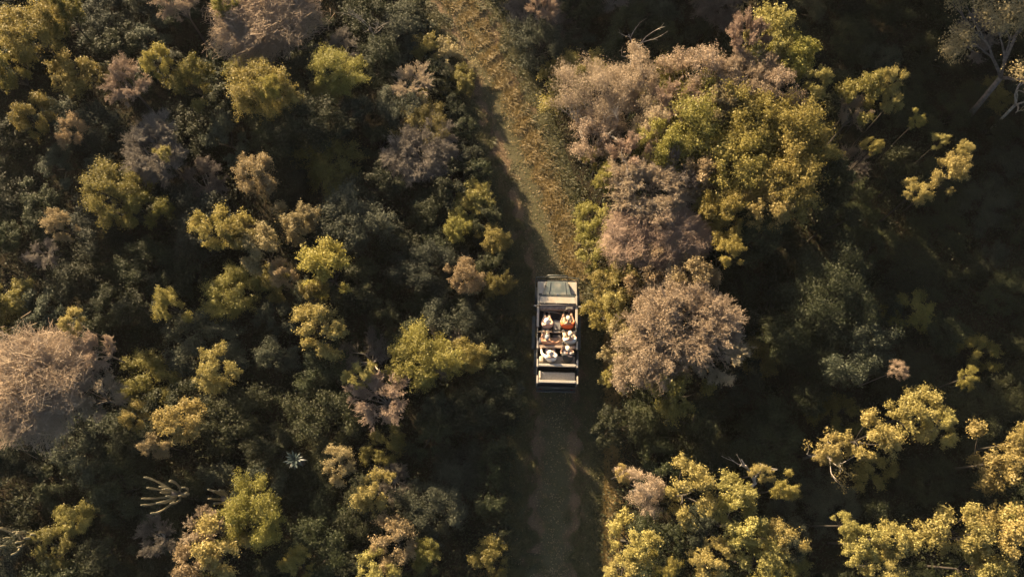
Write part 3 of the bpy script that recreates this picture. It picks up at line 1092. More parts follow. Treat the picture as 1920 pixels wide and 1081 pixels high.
def add_hand(mb, wrist, direction, up, s=1.0, curl=0.5, thumb_side=1):
    d = Vector(direction).normalized()
    u = Vector(up); u = (u - d * u.dot(d)).normalized()
    r = d.cross(u)
    w = Vector(wrist)
    # palm as a rounded slab
    M = Matrix((r, d, u)).transposed()
    mb.ball(w + d * .045, .040, .052, .017, 10, 7, M)
    for k, (off, L) in enumerate(((-.030, .062), (-.010, .075), (.011, .070), (.030, .055))):
        p0 = w + d * .078 + r * off
        p1 = p0 + d * L * .45 - u * L * .10 * curl
        p2 = p1 + d * L * .38 - u * L * .35 * curl
        p3 = p2 + d * L * .18 - u * L * .40 * curl
        mb.tube([p0 - d * .02, p0, p1, p2, p3], [.009, .0095, .009, .008, .0055], 6)
    p0 = w + d * .03 - r * .03 * thumb_side
    p1 = p0 - r * .028 * thumb_side + d * .025 - u * .008
    p2 = p1 - r * .008 * thumb_side + d * .032 - u * .012
    mb.tube([p0, p1, p2], [.013, .011, .007], 6)


def person(label, pose, skin, shirt, legs, hat=None, hair=(.10, .07, .05), long_sleeve=False, shorts=False, fat=1.0, facing=0.0, nod=20):
    """pose gives joint positions in the vehicle's own coordinates"""
    base = Vector(pose['pelvis'])
    wpos = veh_matrix @ base
    root = empty('person', wpos, VROT)
    tag(root, label, 'person', 'people riding in the safari vehicle')
    J = {k: Vector(v) - base for k, v in pose.items()}
    R = {'pelvis': (.155 * fat, .125 * fat), 'waist': (.145 * fat, .115 * fat), 'chest': (.165 * fat, .12 * fat), 'neck': .055, 'skull': .062,
         'sl': .068, 'sr': .068, 'el': .046, 'er': .046, 'wl': .029, 'wr': .029, 'hl': .095, 'hr': .095, 'kl': .062, 'kr': .062, 'al': .040, 'ar': .040, 'tl': .034, 'tr': .034}
    J['waist'] = J['pelvis'].lerp(J['chest'], .5)
    J['skull'] = J['neck'].lerp(J['head'], .6)
    for s, sg in (('l', -1), ('r', 1)):
        J['h' + s] = J['pelvis'] + (J['k' + s] - J['pelvis']) * .22 + Vector((sg * .07, 0, 0))
        J['t' + s] = J['a' + s] + Vector((0, .16, -.03))
    E = [('pelvis', 'waist'), ('waist', 'chest'), ('chest', 'neck'), ('neck', 'skull')]
    for s in 'lr':
        E += [('chest', 's' + s), ('s' + s, 'e' + s), ('e' + s, 'w' + s), ('pelvis', 'h' + s), ('h' + s, 'k' + s), ('k' + s, 'a' + s), ('a' + s, 't' + s)]
    body = skin_mesh({k: (J[k], R[k]) for k in J if k != 'head'}, E, 'pelvis')
    bm = bmesh.new()
    bm.from_mesh(body)
    mb = MB()
    mb.bm.free()
    mb.bm = bm
    HM = Matrix.Rotation(math.radians(facing), 3, 'Z') @ Matrix.Rotation(math.radians(-nod), 3, 'X')
    hc = J['head']
    mb.ball(hc, .076, .094, .112, 18, 12, HM)
    mb.ball(hc + HM @ Vector((0, .035, -.062)), .052, .056, .05, 12, 8, HM)          # jaw
    mb.hexa([hc + HM @ Vector(p) for p in ((-.016, .085, -.03), (.016, .085, -.03), (.012, .116, -.028), (-.012, .116, -.028), (-.008, .086, .018), (.008, .086, .018), (.005, .094, .018), (-.005, .094, .018))], .003)
    for s in (-1, 1):
        mb.ball(hc + HM @ Vector((s * .078, -.005, -.008)), .012, .022, .032, 8, 6, HM)
    mb.tube([hc + HM @ Vector(p) for p in ((-.024, .083, -.058), (0, .092, -.057), (.024, .083, -.058))], .006, 5)
    for s in 'lr':
        d = J['w' + s] - J['e' + s]
        add_hand(mb, J['w' + s], d, (0, -.2, 1), 1.0, .7, 1 if s == 'r' else -1)
    nf0 = len(bm.faces)
    for s in (-1, 1):
        mb.ball(hc + HM @ Vector((s * .032, .084, .006)), .012, .008, .008, 8, 6, HM)
    bm.faces.ensure_lookup_table()
    for f in bm.faces[nf0:]: f.material_index = 1
    bmesh.ops.recalc_face_normals(bm, faces=bm.faces)
    me = bpy.data.meshes.new('body')
    bm.to_mesh(me)
    bm.free()
    me.materials.append(skin)
    me.materials.append(EYE)
    link('body', me, root)
    # shirt
    k = 1.17
    SJ = {n: (J[n], tuple(q * k for q in R[n]) if isinstance(R[n], tuple) else R[n] * 1.22) for n in ('pelvis', 'waist', 'chest', 'sl', 'sr')}
    SJ['collar'] = (J['chest'].lerp(J['neck'], .72), .066)
    SE = [('pelvis', 'waist'), ('waist', 'chest'), ('chest', 'collar'), ('chest', 'sl'), ('chest', 'sr')]
    for s in 'lr':
        if long_sleeve:
            SJ['e' + s] = (J['e' + s], .060)
            SJ['c' + s] = (J['e' + s].lerp(J['w' + s], .9), .043)
            SE += [('s' + s, 'e' + s), ('e' + s, 'c' + s)]
        else:
            SJ['c' + s] = (J['s' + s].lerp(J['e' + s], .72), .066)
            SE += [('s' + s, 'c' + s)]
    sm = skin_mesh(SJ, SE, 'chest')
    sm.materials.append(shirt)
    link('shirt', sm, root)
    # trousers
    LJ = {'pelvis': (J['pelvis'], (.172 * fat, .142 * fat)), 'hl': (J['hl'], .112), 'hr': (J['hr'], .112)}
    LE = [('pelvis', 'hl'), ('pelvis', 'hr')]
    for s in 'lr':
        if shorts:
            LJ['q' + s] = (J['h' + s].lerp(J['k' + s], .8), .085)
            LE += [('h' + s, 'q' + s)]
        else:
            LJ['k' + s] = (J['k' + s], .078)
            LJ['q' + s] = (J['k' + s].lerp(J['a' + s], .92), .058)
            LE += [('h' + s, 'k' + s), ('k' + s, 'q' + s)]
    lm = skin_mesh(LJ, LE, 'pelvis')
    lm.materials.append(legs)
    link('shorts' if shorts else 'trousers', lm, root)
    for s in 'lr':
        MB().ball(J['a' + s].lerp(J['t' + s], .55) + Vector((0, 0, -.015)), .048, .13, .045, 10, 7).build('shoe', SHOE, root)
    hm = MB()
    hm.ball(hc + HM @ Vector((0, -.014, .016)), .083, .094, .108, 16, 10, HM)
    bmesh.ops.bisect_plane(hm.bm, geom=hm.bm.verts[:] + hm.bm.edges[:] + hm.bm.faces[:], plane_co=hc + HM @ Vector((0, .015, .0)), plane_no=HM @ Vector((0, .75, -.66)), clear_outer=True)
    bmesh.ops.holes_fill(hm.bm, edges=hm.bm.edges[:])
    hm.build('hair', cloth('hair', hair, .2), root)
    if hat:
        kind, mat = hat
        m = MB()
        if kind == 'cap':
            m.ball((0, 0, 0), .090, .106, .088, 18, 12)
            bmesh.ops.bisect_plane(m.bm, geom=m.bm.verts[:] + m.bm.edges[:] + m.bm.faces[:], plane_co=(0, 0, -.002), plane_no=(0, 0, -1), clear_outer=True)
            n = 12
            a = [m.bm.verts.new((.084 * math.cos(t), .03 + .07 * math.sin(t), .006)) for t in [PI * (.06 + .88 * i / n) for i in range(n + 1)]]
            b = [m.bm.verts.new((.088 * math.cos(t), .075 + .105 * math.sin(t), -.004 - .012 * abs(math.cos(t)))) for t in [PI * (.06 + .88 * i / n) for i in range(n + 1)]]
            c2 = [m.bm.verts.new(v.co - Vector((0, 0, .006))) for v in b]
            a2 = [m.bm.verts.new(v.co - Vector((0, 0, .006))) for v in a]
            for i in range(n):
                m.bm.faces.new((a[i], a[i + 1], b[i + 1], b[i])); m.bm.faces.new((b[i], b[i + 1], c2[i + 1], c2[i])); m.bm.faces.new((c2[i], c2[i + 1], a2[i + 1], a2[i]))
            m.ball((0, 0, .089), .010, seg=8, ring=5)
        else:
            n = 32
            prof = [(.0, .02, .118), (.045, .0, .112), (.078, .0, .085), (.088, .0, .02), (.10, .0, .008), (.125, .0, -.004), (.138, .0, -.016), (.134, .0, -.024), (.095, .0, 0.0)]
            rings = []
            for r_, _, z_ in prof:
                ring = []
                for i in range(n):
                    t = 2 * PI * i / n
                    wob = .018 * math.sin(3 * t + 1) + .010 * math.sin(5 * t) if r_ > .11 else 0
                    ring.append(m.bm.verts.new((max(r_, .001) * math.cos(t), max(r_, .001) * 1.12 * math.sin(t), z_ + wob)))
                rings.append(ring)
            for A, B in zip(rings, rings[1:]):
                for i in range(n):
                    f = m.bm.faces.new((A[i], A[(i + 1) % n], B[(i + 1) % n], B[i])); f.smooth = True
        bmesh.ops.transform(m.bm, matrix=HM.to_4x4(), verts=m.bm.verts[:])
        bmesh.ops.translate(m.bm, vec=hc + HM @ Vector((0, -.004, .042)), verts=m.bm.verts[:])
        m.build('cap' if kind == 'cap' else 'sun_hat', mat, root)
    return root


SHOE = plain('brown_shoe', (.09, .06, .04), .7)
veh_matrix = Matrix.Translation(VO) @ Matrix.Rotation(VROT, 4, 'Z')
ORANGE = cloth('orange_cloth', (.52, .085, .018), .06)
WHITE = cloth('white_cloth', (.56, .53, .49), .05)
PALE_BLUE = cloth('pale_blue_cloth', (.40, .45, .46), .06)
BEIGE = cloth('beige_cloth', (.43, .37, .28), .06)
CREAM = cloth('cream_cloth', (.54, .47, .36), .05)
KHAKI = cloth('khaki_cloth', (.34, .28, .20), .08)
BLACK_C = cloth('black_cloth', (.016, .018, .020), .1)
ROSE = cloth('rose_beige_cloth', (.38, .28, .23), .06)
SLATE = cloth('slate_cap', (.17, .19, .22), .06)
LILAC = cloth('lilac_grey_cloth', (.30, .26, .285), .06)
HATROSE = cloth('rose_white_hat', (.46, .38, .33), .05)
TERRA = cloth('terracotta_cloth', (.32, .155, .09), .08)

person('driver in a bright orange shirt and beige cap behind the steering wheel',
       dict(pelvis=(.43, .26, 1.00), chest=(.42, .24, 1.36), neck=(.44, .36, 1.53), head=(.46, .46, 1.66), sl=(.22, .26, 1.46), sr=(.63, .25, 1.46), el=(.16, .44, 1.27), er=(.72, .46, 1.24),
            wl=(.22, .62, 1.30), wr=(.63, .70, 1.22), kl=(.30, .70, 1.02), kr=(.60, .70, 1.02), al=(.32, .90, .70), ar=(.58, .90, .70)),
       SKINS[1], ORANGE, KHAKI, ('cap', BEIGE), fat=1.22, facing=20)
person('front passenger in rose-beige top and floppy white sun hat, beside the driver',
       dict(pelvis=(-.44, .24, 1.00), chest=(-.43, .22, 1.34), neck=(-.43, .28, 1.52), head=(-.45, .35, 1.67), sl=(-.60, .23, 1.43), sr=(-.26, .24, 1.43), el=(-.66, .42, 1.22), er=(-.20, .40, 1.20),
            wl=(-.55, .60, 1.16), wr=(-.30, .60, 1.16), kl=(-.53, .70, 1.02), kr=(-.34, .70, 1.02), al=(-.53, .88, .70), ar=(-.34, .88, .70)),
       SKINS[0], ROSE, KHAKI, ('hat', WHITE), facing=-20)
person('passenger in slate cap and beige trousers, knees raised, arm laid along the second bench',
       dict(pelvis=(-.46, -.48, 1.27), chest=(-.43, -.53, 1.60), neck=(-.44, -.49, 1.76), head=(-.45, -.43, 1.90), sl=(-.62, -.52, 1.68), sr=(-.25, -.56, 1.67), el=(-.68, -.32, 1.45), er=(-.06, -.56, 1.52),
            wl=(-.60, -.12, 1.42), wr=(.11, -.44, 1.44), kl=(-.60, .00, 1.34), kr=(-.42, .03, 1.36), al=(-.60, .02, .92), ar=(-.42, .05, .92)),
       SKINS[1], TERRA, BEIGE, ('cap', SLATE), facing=0)
person('passenger in pale blue shirt and cream cap on the right of the second bench',
       dict(pelvis=(.52, -.46, 1.27), chest=(.52, -.49, 1.62), neck=(.52, -.37, 1.78), head=(.51, -.26, 1.91), sl=(.32, -.47, 1.71), sr=(.72, -.47, 1.71), el=(.25, -.30, 1.47), er=(.79, -.30, 1.47),
            wl=(.40, -.14, 1.42), wr=(.66, -.14, 1.42), kl=(.28, -.02, 1.32), kr=(.76, .00, 1.32), al=(.32, .02, .92), ar=(.72, .02, .92)),
       SKINS[0], PALE_BLUE, CREAM, ('cap', CREAM), fat=1.15, facing=0)
person('passenger in white long-sleeved shirt and rose-white sun hat, arm reaching to the bench in front',
       dict(pelvis=(-.27, -1.27, 1.50), chest=(-.27, -1.28, 1.84), neck=(-.29, -1.20, 2.00), head=(-.31, -1.11, 2.13), sl=(-.46, -1.24, 1.92), sr=(-.10, -1.27, 1.92), el=(-.64, -1.08, 1.76), er=(-.03, -1.10, 1.68),
            wl=(-.68, -.84, 1.71), wr=(-.14, -.94, 1.62), kl=(-.44, -.82, 1.54), kr=(-.14, -.82, 1.54), al=(-.44, -.88, 1.12), ar=(-.14, -.88, 1.12)),
       SKINS[0], WHITE, LILAC, ('hat', HATROSE), long_sleeve=True, facing=8)
person('passenger in black shirt and cream cap raising a camera on the third row',
       dict(pelvis=(.44, -1.27, 1.50), chest=(.44, -1.24, 1.84), neck=(.43, -1.06, 1.99), head=(.42, -.93, 2.11), sl=(.25, -1.14, 1.92), sr=(.62, -1.16, 1.92), el=(.15, -.98, 1.76), er=(.66, -.94, 1.74),
            wl=(.19, -.86, 1.96), wr=(.31, -.83, 1.93), kl=(.32, -.82, 1.54), kr=(.62, -.82, 1.54), al=(.32, -.88, 1.12), ar=(.62, -.88, 1.12)),
       SKINS[0], BLACK_C, LILAC, ('cap', CREAM), fat=1.2, facing=15)


def on_vehicle(name, p, label, cat, rz=0.0):
    o = empty(name, veh_matrix @ Vector(p), VROT + rz)
    return tag(o, label, cat)


cm = on_vehicle('camera', (.22, -.73, 2.00), 'dark camera held up by the passenger in the black shirt', 'camera')
vp('camera_body', MB().box(-.07, .07, -.035, .035, -.05, .05, .012).box(-.03, .03, -.03, .03, .05, .072, .008), BLACK, cm)
vp('lens', MB().lathe([(.03, .036), (.09, .036), (.10, .04), (.13, .04), (.135, .03)], (0, 0, -.003), 'y', 18), BLACK, cm)
vp('strap', MB().tube([(-.07, 0, .03), (-.09, -.12, -.03), (.0, -.2, -.08), (.09, -.12, -.03), (.07, 0, .03)], .008, 5), KHAKI, cm)
bg = on_vehicle('bag', (-.66, -1.27, 1.40), 'cream round-topped canvas bag at the left end of the third row', 'bag')
m = MB().box(-.085, .085, -.14, .14, .0, .26, .07)
vp('bag_body', m, CREAM, bg)
vp('zip', MB().tube([(0, -.11, .258), (0, 0, .264), (0, .11, .258)], .007, 5), KHAKI, bg)
vp('strap', MB().tube([(-.06, -.08, .24), (-.03, -.1, .32), (.03, -.1, .32), (.06, -.08, .24)], .010, 6), KHAKI, bg)
bg = on_vehicle('bag', (-.70, -.42, 1.17), 'small pale patterned bag beside the passenger in the slate cap', 'bag')
vp('bag_body', MB().box(-.06, .06, -.13, .13, .0, .24, .05), BEIGE, bg)
vp('flap', MB().box(-.064, .064, -.10, .10, .18, .247, .03), WHITE, bg)

# ------------------------------------------------------------------ the trees and bushes one can point to
T, B = 'leafy_tree', 'bush'
HERO = [  # tone carries the light too: yellow tones for sunlit plants, dark and teal for shaded
 # (px, py, radius px, top m, tone, name, label)
 (62, 60, 62, 4.6, 'olive', T, 'olive-gold leafy tree filling the top left corner'),
 (128, 30, 36, 4.4, 'olive', T, 'small sunlit tree just right of the top left corner tree'),
 (20, 130, 40, 4.0, 'olive', B, 'sunlit bush at the left border below the corner tree'),
 (66, 222, 42, 3.9, 'olive', B, 'olive bush with sunlit upper side near the left border, between two dark hollows'),
 (140, 252, 28, 3.5, 'buff', B, 'small buff bush just right of the olive bush near the left border'),
 (342, 12, 46, 4.8, 'pink', 'bare_tree', 'small pinkish bare tree cut by the top border, left of the large pink one'),
 (496, 30, 100, 5.3, 'pink', 'domed_bare_tree', 'large domed pinkish-brown bare tree cut by the top border'),
 (428, 22, 26, 4.6, 'olive', B, 'little sunlit olive bush against the left side of the large top pink tree'),
 (302, 128, 30, 4.5, 'fresh', T, 'small bright yellow tree top left of the big olive tree in the upper left'),
 (362, 150, 42, 3.9, 'olive', T, 'olive tree right beside the small bright yellow tree top'),
 (248, 165, 48, 3.9, 'pink', 'bare_tree', 'half shaded pink-grey bare tree left of the small bright yellow tree top'),
 (492, 165, 66, 4.7, 'olive', T, 'broad olive tree with sunlit left side below the large top pink tree'),
 (512, 180, 24, 5.0, 'fresh', B, 'bright yellow leafy top rising out of the broad olive tree'),
 (632, 135, 52, 4.4, 'olive', T, 'olive tree right of the broad olive tree, with a lit upper edge'),
 (570, 225, 72, 3.4, 'dark', T, 'wide dark olive tree in shade under the two upper olive trees'),
 (838, 100, 40, 4.0, 'buff', B, 'buff feathery bush left of the track near its top end'),
 (862, 150, 34, 3.5, 'olive', B, 'olive bush under the buff feathery bush at the left track edge'),
 (772, 165, 46, 4.2, 'pink', 'bare_tree', 'rosy bare bush left of the buff feathery bush near the track'),
 (800, 240, 52, 3.1, 'olive', B, 'loose olive bush with ragged lit tips below the rosy bare bush'),
 (745, 60, 62, 3.1, 'teal', B, 'grey-green shaded bush with thin pale stems near the top, left of the track'),
 (480, 330, 42, 3.8, 'buff', B, 'buff bush with pinkish lit tips in the middle of the left thicket'),
 (295, 290, 60, 3.2, 'grey', 'bare_tree', 'blue-grey bare bush in shade with one golden sprig on it'),
 (318, 300, 16, 3.9, 'gold', B, 'tiny golden sprig on the blue-grey bare bush'),
 (215, 365, 58, 4.2, 'olive', T, 'olive tree with golden top in the left thicket, above the small buff bush'),
 (270, 395, 40, 3.5, 'olive', B, 'olive bush at the lower right side of the golden-topped olive tree'),
 (122, 428, 30, 4.2, 'buff', B, 'small buff bush alone on dark ground near the left border'),
 (415, 430, 44, 4.2, 'olive', T, 'olive tree with buff lit tops in the middle of the left half'),
 (490, 468, 46, 4.1, 'buff', T, 'buff tree leaning against the right side of the middle olive tree'),
 (452, 445, 34, 4.4, 'olive', B, 'lit olive bush top between the middle olive tree and its buff neighbour'),
 (560, 420, 38, 3.7, 'buff', B, 'loose buff bush right of the middle olive tree'),
 (535, 520, 28, 3.7, 'buff', B, 'thin buff bush left of the bright yellow-green tree'),
 (612, 505, 54, 5.0, 'fresh', T, 'bright yellow-green tree standing out in the left thicket'),
 (592, 560, 32, 4.4, 'olive', B, 'olive bush wedged between the bright yellow-green tree and the golden one below it'),
 (606, 622, 50, 4.6, 'gold', T, 'golden tree below the bright yellow-green tree'),
 (662, 560, 44, 3.4, 'dark', B, 'dark bush right of the bright yellow-green tree'),
 (660, 415, 70, 3.1, 'teal', B, 'wide grey-green shaded bush in the centre of the left thicket'),
 (890, 378, 44, 3.0, 'olive', B, 'olive bush with buff tips at the left edge of the track, above the vehicle'),
 (858, 428, 28, 2.5, 'olive', B, 'small olive bush below the buff-tipped bush at the left track edge'),
 (872, 520, 36, 3.2, 'buff', B, 'buff-tipped loose bush left of the bonnet, in the row beside the track'),
 (932, 532, 30, 2.6, 'olive', B, 'small golden olive bush nearest to the front left of the vehicle'),
 (800, 500, 56, 2.5, 'teal', B, 'grey-green bush in shade left of the buff-tipped bushes near the bonnet'),
 (850, 600, 56, 2.3, 'teal', B, 'dull grey-green bush left of the passenger rows'),
 (318, 572, 34, 3.5, 'olive', B, 'little golden-topped bush alone above the pink dome tree on the left'),
 (152, 612, 24, 4.7, 'gold', B, 'small golden bush on the upper rim of the pink dome tree'),
 (72, 722, 112, 5.0, 'pink', 'domed_bare_tree', 'largest pink dome-shaped bare tree at the left border'),
 (185, 745, 48, 4.2, 'pink', 'bare_tree', 'smaller pinkish bare tree against the right side of the largest pink dome'),
 (190, 660, 40, 4.7, 'pink', 'bare_tree', 'pinkish bare tree top at the upper right rim of the largest pink dome'),
 (410, 692, 40, 4.0, 'gold', B, 'golden bush alone in the dark lower middle of the left thicket'),
 (790, 675, 64, 4.1, 'fresh', T, 'bright yellow tree left of the rear seats of the vehicle'),
 (878, 668, 38, 2.9, 'olive', B, 'half lit olive bush between the bright yellow tree and the vehicle'),
 (678, 708, 28, 4.0, 'gold', B, 'small golden bush at the left of the bright yellow tree by the vehicle'),
 (722, 752, 56, 4.0, 'pink', 'domed_bare_tree', 'rosy bare tree below the bright yellow tree left of the vehicle'),
 (900, 765, 60, 2.6, 'dark', B, 'broad dark green bush at the left track edge behind the vehicle'),
 (338, 795, 52, 4.6, 'gold', T, 'golden tree right of the largest pink dome'),
 (300, 835, 30, 4.0, 'buff', B, 'buff bush at the lower left of the golden tree by the pink dome'),
 (262, 785, 26, 4.1, 'olive', B, 'thin sprig-like olive bush between the pink dome and the golden tree'),
 (640, 872, 34, 3.9, 'buff', B, 'upright buff bush left of the lower track'),
 (702, 920, 36, 3.8, 'gold', B, 'golden ragged bush below the upright buff bush'),
 (740, 1020, 48, 3.9, 'buff', T, 'buff-gold tree at the bottom border left of the track'),
 (708, 1070, 42, 4.0, 'gold', B, 'golden bush cut by the bottom border left of the track'),
 (800, 1040, 34, 3.2, 'olive', B, 'olive bush right of the buff-gold tree at the bottom border'),
 (812, 955, 62, 2.8, 'teal', B, 'pale grey-green bush left of the lower track'),
 (480, 965, 62, 4.7, 'fresh', T, 'bright yellow tree at the bottom left beside the cactus'),
 (420, 1010, 56, 4.4, 'gold', T, 'golden tree below the bright yellow tree at the bottom left'),
 (375, 1050, 50, 4.2, 'buff', T, 'buff tree cut by the bottom border below the cactus'),
 (390, 985, 40, 3.7, 'pink', 'bare_tree', 'pinkish dry bush between the cactus and the bright yellow tree'),
 (300, 1010, 44, 3.0, 'grey', 'bare_tree', 'grey dry bush in half shade below the cactus'),
 (560, 1060, 32, 3.4, 'olive', B, 'small olive bush at the bottom border, right of the golden tree'),
 # right of the track
 (1015, 22, 30, 3.9, 'pink', 'bare_tree', 'small rosy bare bush at the top border right of the track'),
 (1010, 80, 52, 3.0, 'teal', B, 'grey-green shaded bush under the small rosy bare bush'),
 (1128, 178, 73, 4.6, 'cream', T, 'large pale cream tree right of the upper track'),
 (1195, 160, 56, 4.7, 'cream', T, 'pale cream tree joined to the right side of the large pale cream tree'),
 (1120, 255, 49, 4.0, 'cream', T, 'cream tree with open bare limbs below the large pale cream tree'),
 (1118, 300, 26, 3.0, 'olive', B, 'olive bush in the shadow under the cream tree with open limbs'),
 (1092, 152, 20, 3.6, 'olive', B, 'small dark olive bush at the left edge of the large pale cream tree'),
 (1310, 140, 61, 5.4, 'cream', T, 'buff tree in the upper part of the large right clump'),
 (1385, 165, 63, 5.3, 'pink', 'bare_tree', 'pinkish bare tree top right in the large right clump'),
 (1260, 205, 51, 5.0, 'pink', 'bare_tree', 'pinkish bare tree between the pale cream trees and the yellow tree crowns'),
 (1390, 85, 40, 5.6, 'pink', 'bare_tree', 'rosy bare tree tip at the upper end of the large right clump'),
 (1435, 85, 51, 5.7, 'gold', T, 'olive-gold tree top at the upper end of the large right clump'),
 (1480, 112, 42, 5.6, 'fresh', T, 'olive-gold tree top jutting into the dark at the upper right of the clump'),
 (1300, 235, 77, 5.5, 'fresh', T, 'yellow-green crown on the left side of the large right clump'),
 (1245, 280, 59, 5.3, 'fresh', T, 'yellow-green crown at the left edge of the clump, next to the pinkish tree'),
 (1400, 235, 73, 5.6, 'fresh', T, 'olive-gold crown in the middle of the large right clump'),
 (1490, 255, 73, 5.7, 'fresh', T, 'broad olive-gold crown on the right side of the clump'),
 (1385, 320, 73, 5.6, 'fresh', T, 'yellow-green crown low in the middle of the clump'),
 (1470, 345, 75, 5.6, 'fresh', T, 'olive-gold crown at the lower right of the clump, above the dark green trees'),
 (1520, 172, 28, 5.6, 'gold', B, 'small golden crown between the clump and the lone golden trees'),
 (1555, 330, 50, 4.8, 'dark', T, 'dark tree at the right flank of the large clump'),
 (1215, 365, 66, 4.6, 'pink', 'bare_tree', 'tangled pinkish bare tree with twisting limbs above the hazy one'),
 (1270, 330, 51, 4.8, 'grey', 'bare_tree', 'grey-pink bare tree with pale twisting limbs left of the yellow-green crown'),
 (1195, 445, 68, 3.9, 'pink', 'domed_bare_tree', 'hazy pinkish bare tree right of the sunlit track verge'),
 (1268, 450, 63, 4.2, 'pink', 'domed_bare_tree', 'pinkish bare tree in the middle of the right side, beside the round yellow bush'),
 (1136, 345, 26, 4.0, 'fresh', B, 'round bright yellow-green bush at the left of the twisting bare tree'),
 (1362, 482, 28, 5.3, 'fresh', B, 'round bright yellow bush on dark leaves in the right half'),
 (1352, 415, 40, 5.3, 'fresh', B, 'olive sprig hanging under the yellow-green crown low in the clump'),
 (1420, 430, 62, 4.6, 'dark', T, 'dark green tree in shade just below the large right clump'),
 (1110, 425, 40, 1.7, 'fresh', B, 'low yellow-green bush on the sunlit right verge above the vehicle'),
 (1122, 482, 42, 1.9, 'olive', B, 'low olive bush on the sunlit verge, right of the track above the bonnet'),
 (1142, 535, 44, 2.1, 'olive', B, 'low olive bush right of the bonnet'),
 (1130, 590, 37, 1.9, 'fresh', B, 'low yellow bush right of the driver'),
 (1160, 570, 36, 2.5, 'gold', B, 'low golden bush between the bush right of the bonnet and the buff tree'),
 (1185, 520, 47, 3.0, 'olive', B, 'olive bush under the hazy pinkish tree'),
 (1250, 520, 51, 3.4, 'cream', B, 'buff bush between the pinkish bare tree and the feathery dry tree'),
 (1275, 620, 96, 4.9, 'straw', 'bare_tree', 'large feathery buff dry tree right of the vehicle'),
 (1340, 665, 61, 4.3, 'straw', 'bare_tree', 'pale feathery dry tree at the right side of the large feathery dry tree'),
 (1205, 690, 59, 4.1, 'cream', T, 'buff tree at the lower left of the large feathery one, right of the rear seats'),
 (1262, 735, 52, 4.0, 'olive', T, 'olive tree below the large feathery dry tree'),
 (1235, 590, 56, 4.2, 'cream', T, 'buff tree top at the upper left of the large feathery one'),
 (1310, 790, 40, 3.4, 'dark', B, 'dark bush with glinting tips below the olive tree under the feathery one'),
 (1608, 185, 40, 5.6, 'olive', T, 'lone olive-gold tree right of the large clump with dark behind it'),
 (1648, 172, 26, 5.8, 'gold', B, 'small golden tree tip at the upper right of the lone olive-gold tree'),
 (1590, 225, 30, 4.7, 'pink', 'bare_tree', 'brownish bare tree under the lone olive-gold tree'),
 (1655, 210, 22, 5.3, 'gold', B, 'little golden bush right under the lone olive-gold tree'),
 (1768, 335, 34, 5.4, 'gold', T, 'lone golden tree in the dark far right'),
 (1785, 300, 18, 5.3, 'gold', B, 'small golden tip above the lone golden tree in the dark far right'),
 (1742, 282, 16, 5.0, 'gold', B, 'tiny golden bush left of the lone golden tree in the dark far right'),
 (1702, 372, 24, 4.8, 'gold', B, 'small golden bush left below the lone golden tree in the dark'),
 (1622, 292, 18, 4.9, 'olive', B, 'small olive tip below the lone olive-gold tree, on dark ground'),
 (1700, 245, 16, 4.9, 'olive', B, 'small olive tip in the dark between the lone olive-gold tree and the golden bushes'),
 (1690, 330, 44, 3.4, 'dark', T, 'dark tree around the small golden bushes far right'),
 (1560, 560, 92, 4.8, 'dark', T, 'big dark green tree in deep shade in the right half'),
 (1600, 665, 66, 4.4, 'teal', T, 'dark grey-green tree with a few lit tips below the big dark green one'),
 (1480, 640, 56, 3.6, 'dark', T, 'dark tree between the feathery dry tree and the big dark green one'),
 (1560, 410, 50, 4.2, 'dark', T, 'brownish dark tree above the big dark green tree'),
 (1668, 700, 18, 4.7, 'cream', B, 'small pale sprig at the foot of the dark grey-green tree'),
 (1800, 712, 20, 3.9, 'olive', B, 'thin brownish sprig alone in the dark at the right'),
 (1705, 780, 48, 5.5, 'gold', T, 'golden tree in the lower right, upper one of the pair on dark ground'),
 (1745, 800, 34, 5.3, 'gold', B, 'golden bush at the right end of the upper golden tree in the lower right'),
 (1622, 822, 46, 5.3, 'gold', T, 'golden tree left below the upper golden tree in the lower right'),
 (1545, 845, 28, 4.8, 'gold', B, 'small thin golden tree with a bare white fork, left of the golden pair'),
 (1865, 868, 56, 5.6, 'gold', T, 'golden tree at the right border above the large golden mass'),
 (1905, 830, 32, 5.5, 'gold', B, 'golden bush cut by the right border, top of the right golden trees'),
 (1795, 995, 58, 5.6, 'gold', T, 'golden round-topped tree at the left end of the bottom right golden mass'),
 (1862, 1010, 60, 5.6, 'gold', T, 'golden tree in the middle of the bottom right golden mass'),
 (1915, 975, 44, 5.6, 'gold', T, 'golden tree cut by the right border in the bottom right golden mass'),
 (1820, 1068, 46, 5.2, 'gold', T, 'golden tree cut by the bottom border in the bottom right golden mass'),
 (1292, 925, 54, 5.4, 'gold', T, 'golden domed tree in the bottom middle right group'),
 (1202, 915, 40, 4.9, 'cream', T, 'buff domed tree left of the golden domed tree right of the lower track'),
 (1162, 890, 16, 4.5, 'gold', B, 'small golden tip above the buff domed tree right of the lower track'),
 (1372, 925, 38, 5.3, 'gold', T, 'golden tree right next to the golden domed tree'),
 (1385, 985, 50, 5.4, 'gold', T, 'golden tree in the centre of the bottom middle right group'),
 (1415, 890, 20, 5.3, 'gold', B, 'small golden tip on a bare pale stem above the bottom right group'),
 (1462, 918, 26, 4.6, 'olive', B, 'brownish olive bush right of the small golden tip on the pale stem'),
 (1455, 1010, 40, 5.2, 'gold', T, 'golden tree at the right end of the bottom middle right group'),
 (1420, 1060, 48, 5.2, 'gold', T, 'golden tree cut by the bottom border at the right of the group'),
 (1325, 1050, 38, 5.0, 'gold', T, 'golden tree cut by the bottom border in the middle of the group'),
 (1185, 1015, 50, 4.9, 'gold', T, 'golden tree nearest to the lower track on its right'),
 (1172, 1062, 34, 4.7, 'gold', B, 'golden bush at the bottom border right of the lower track'),
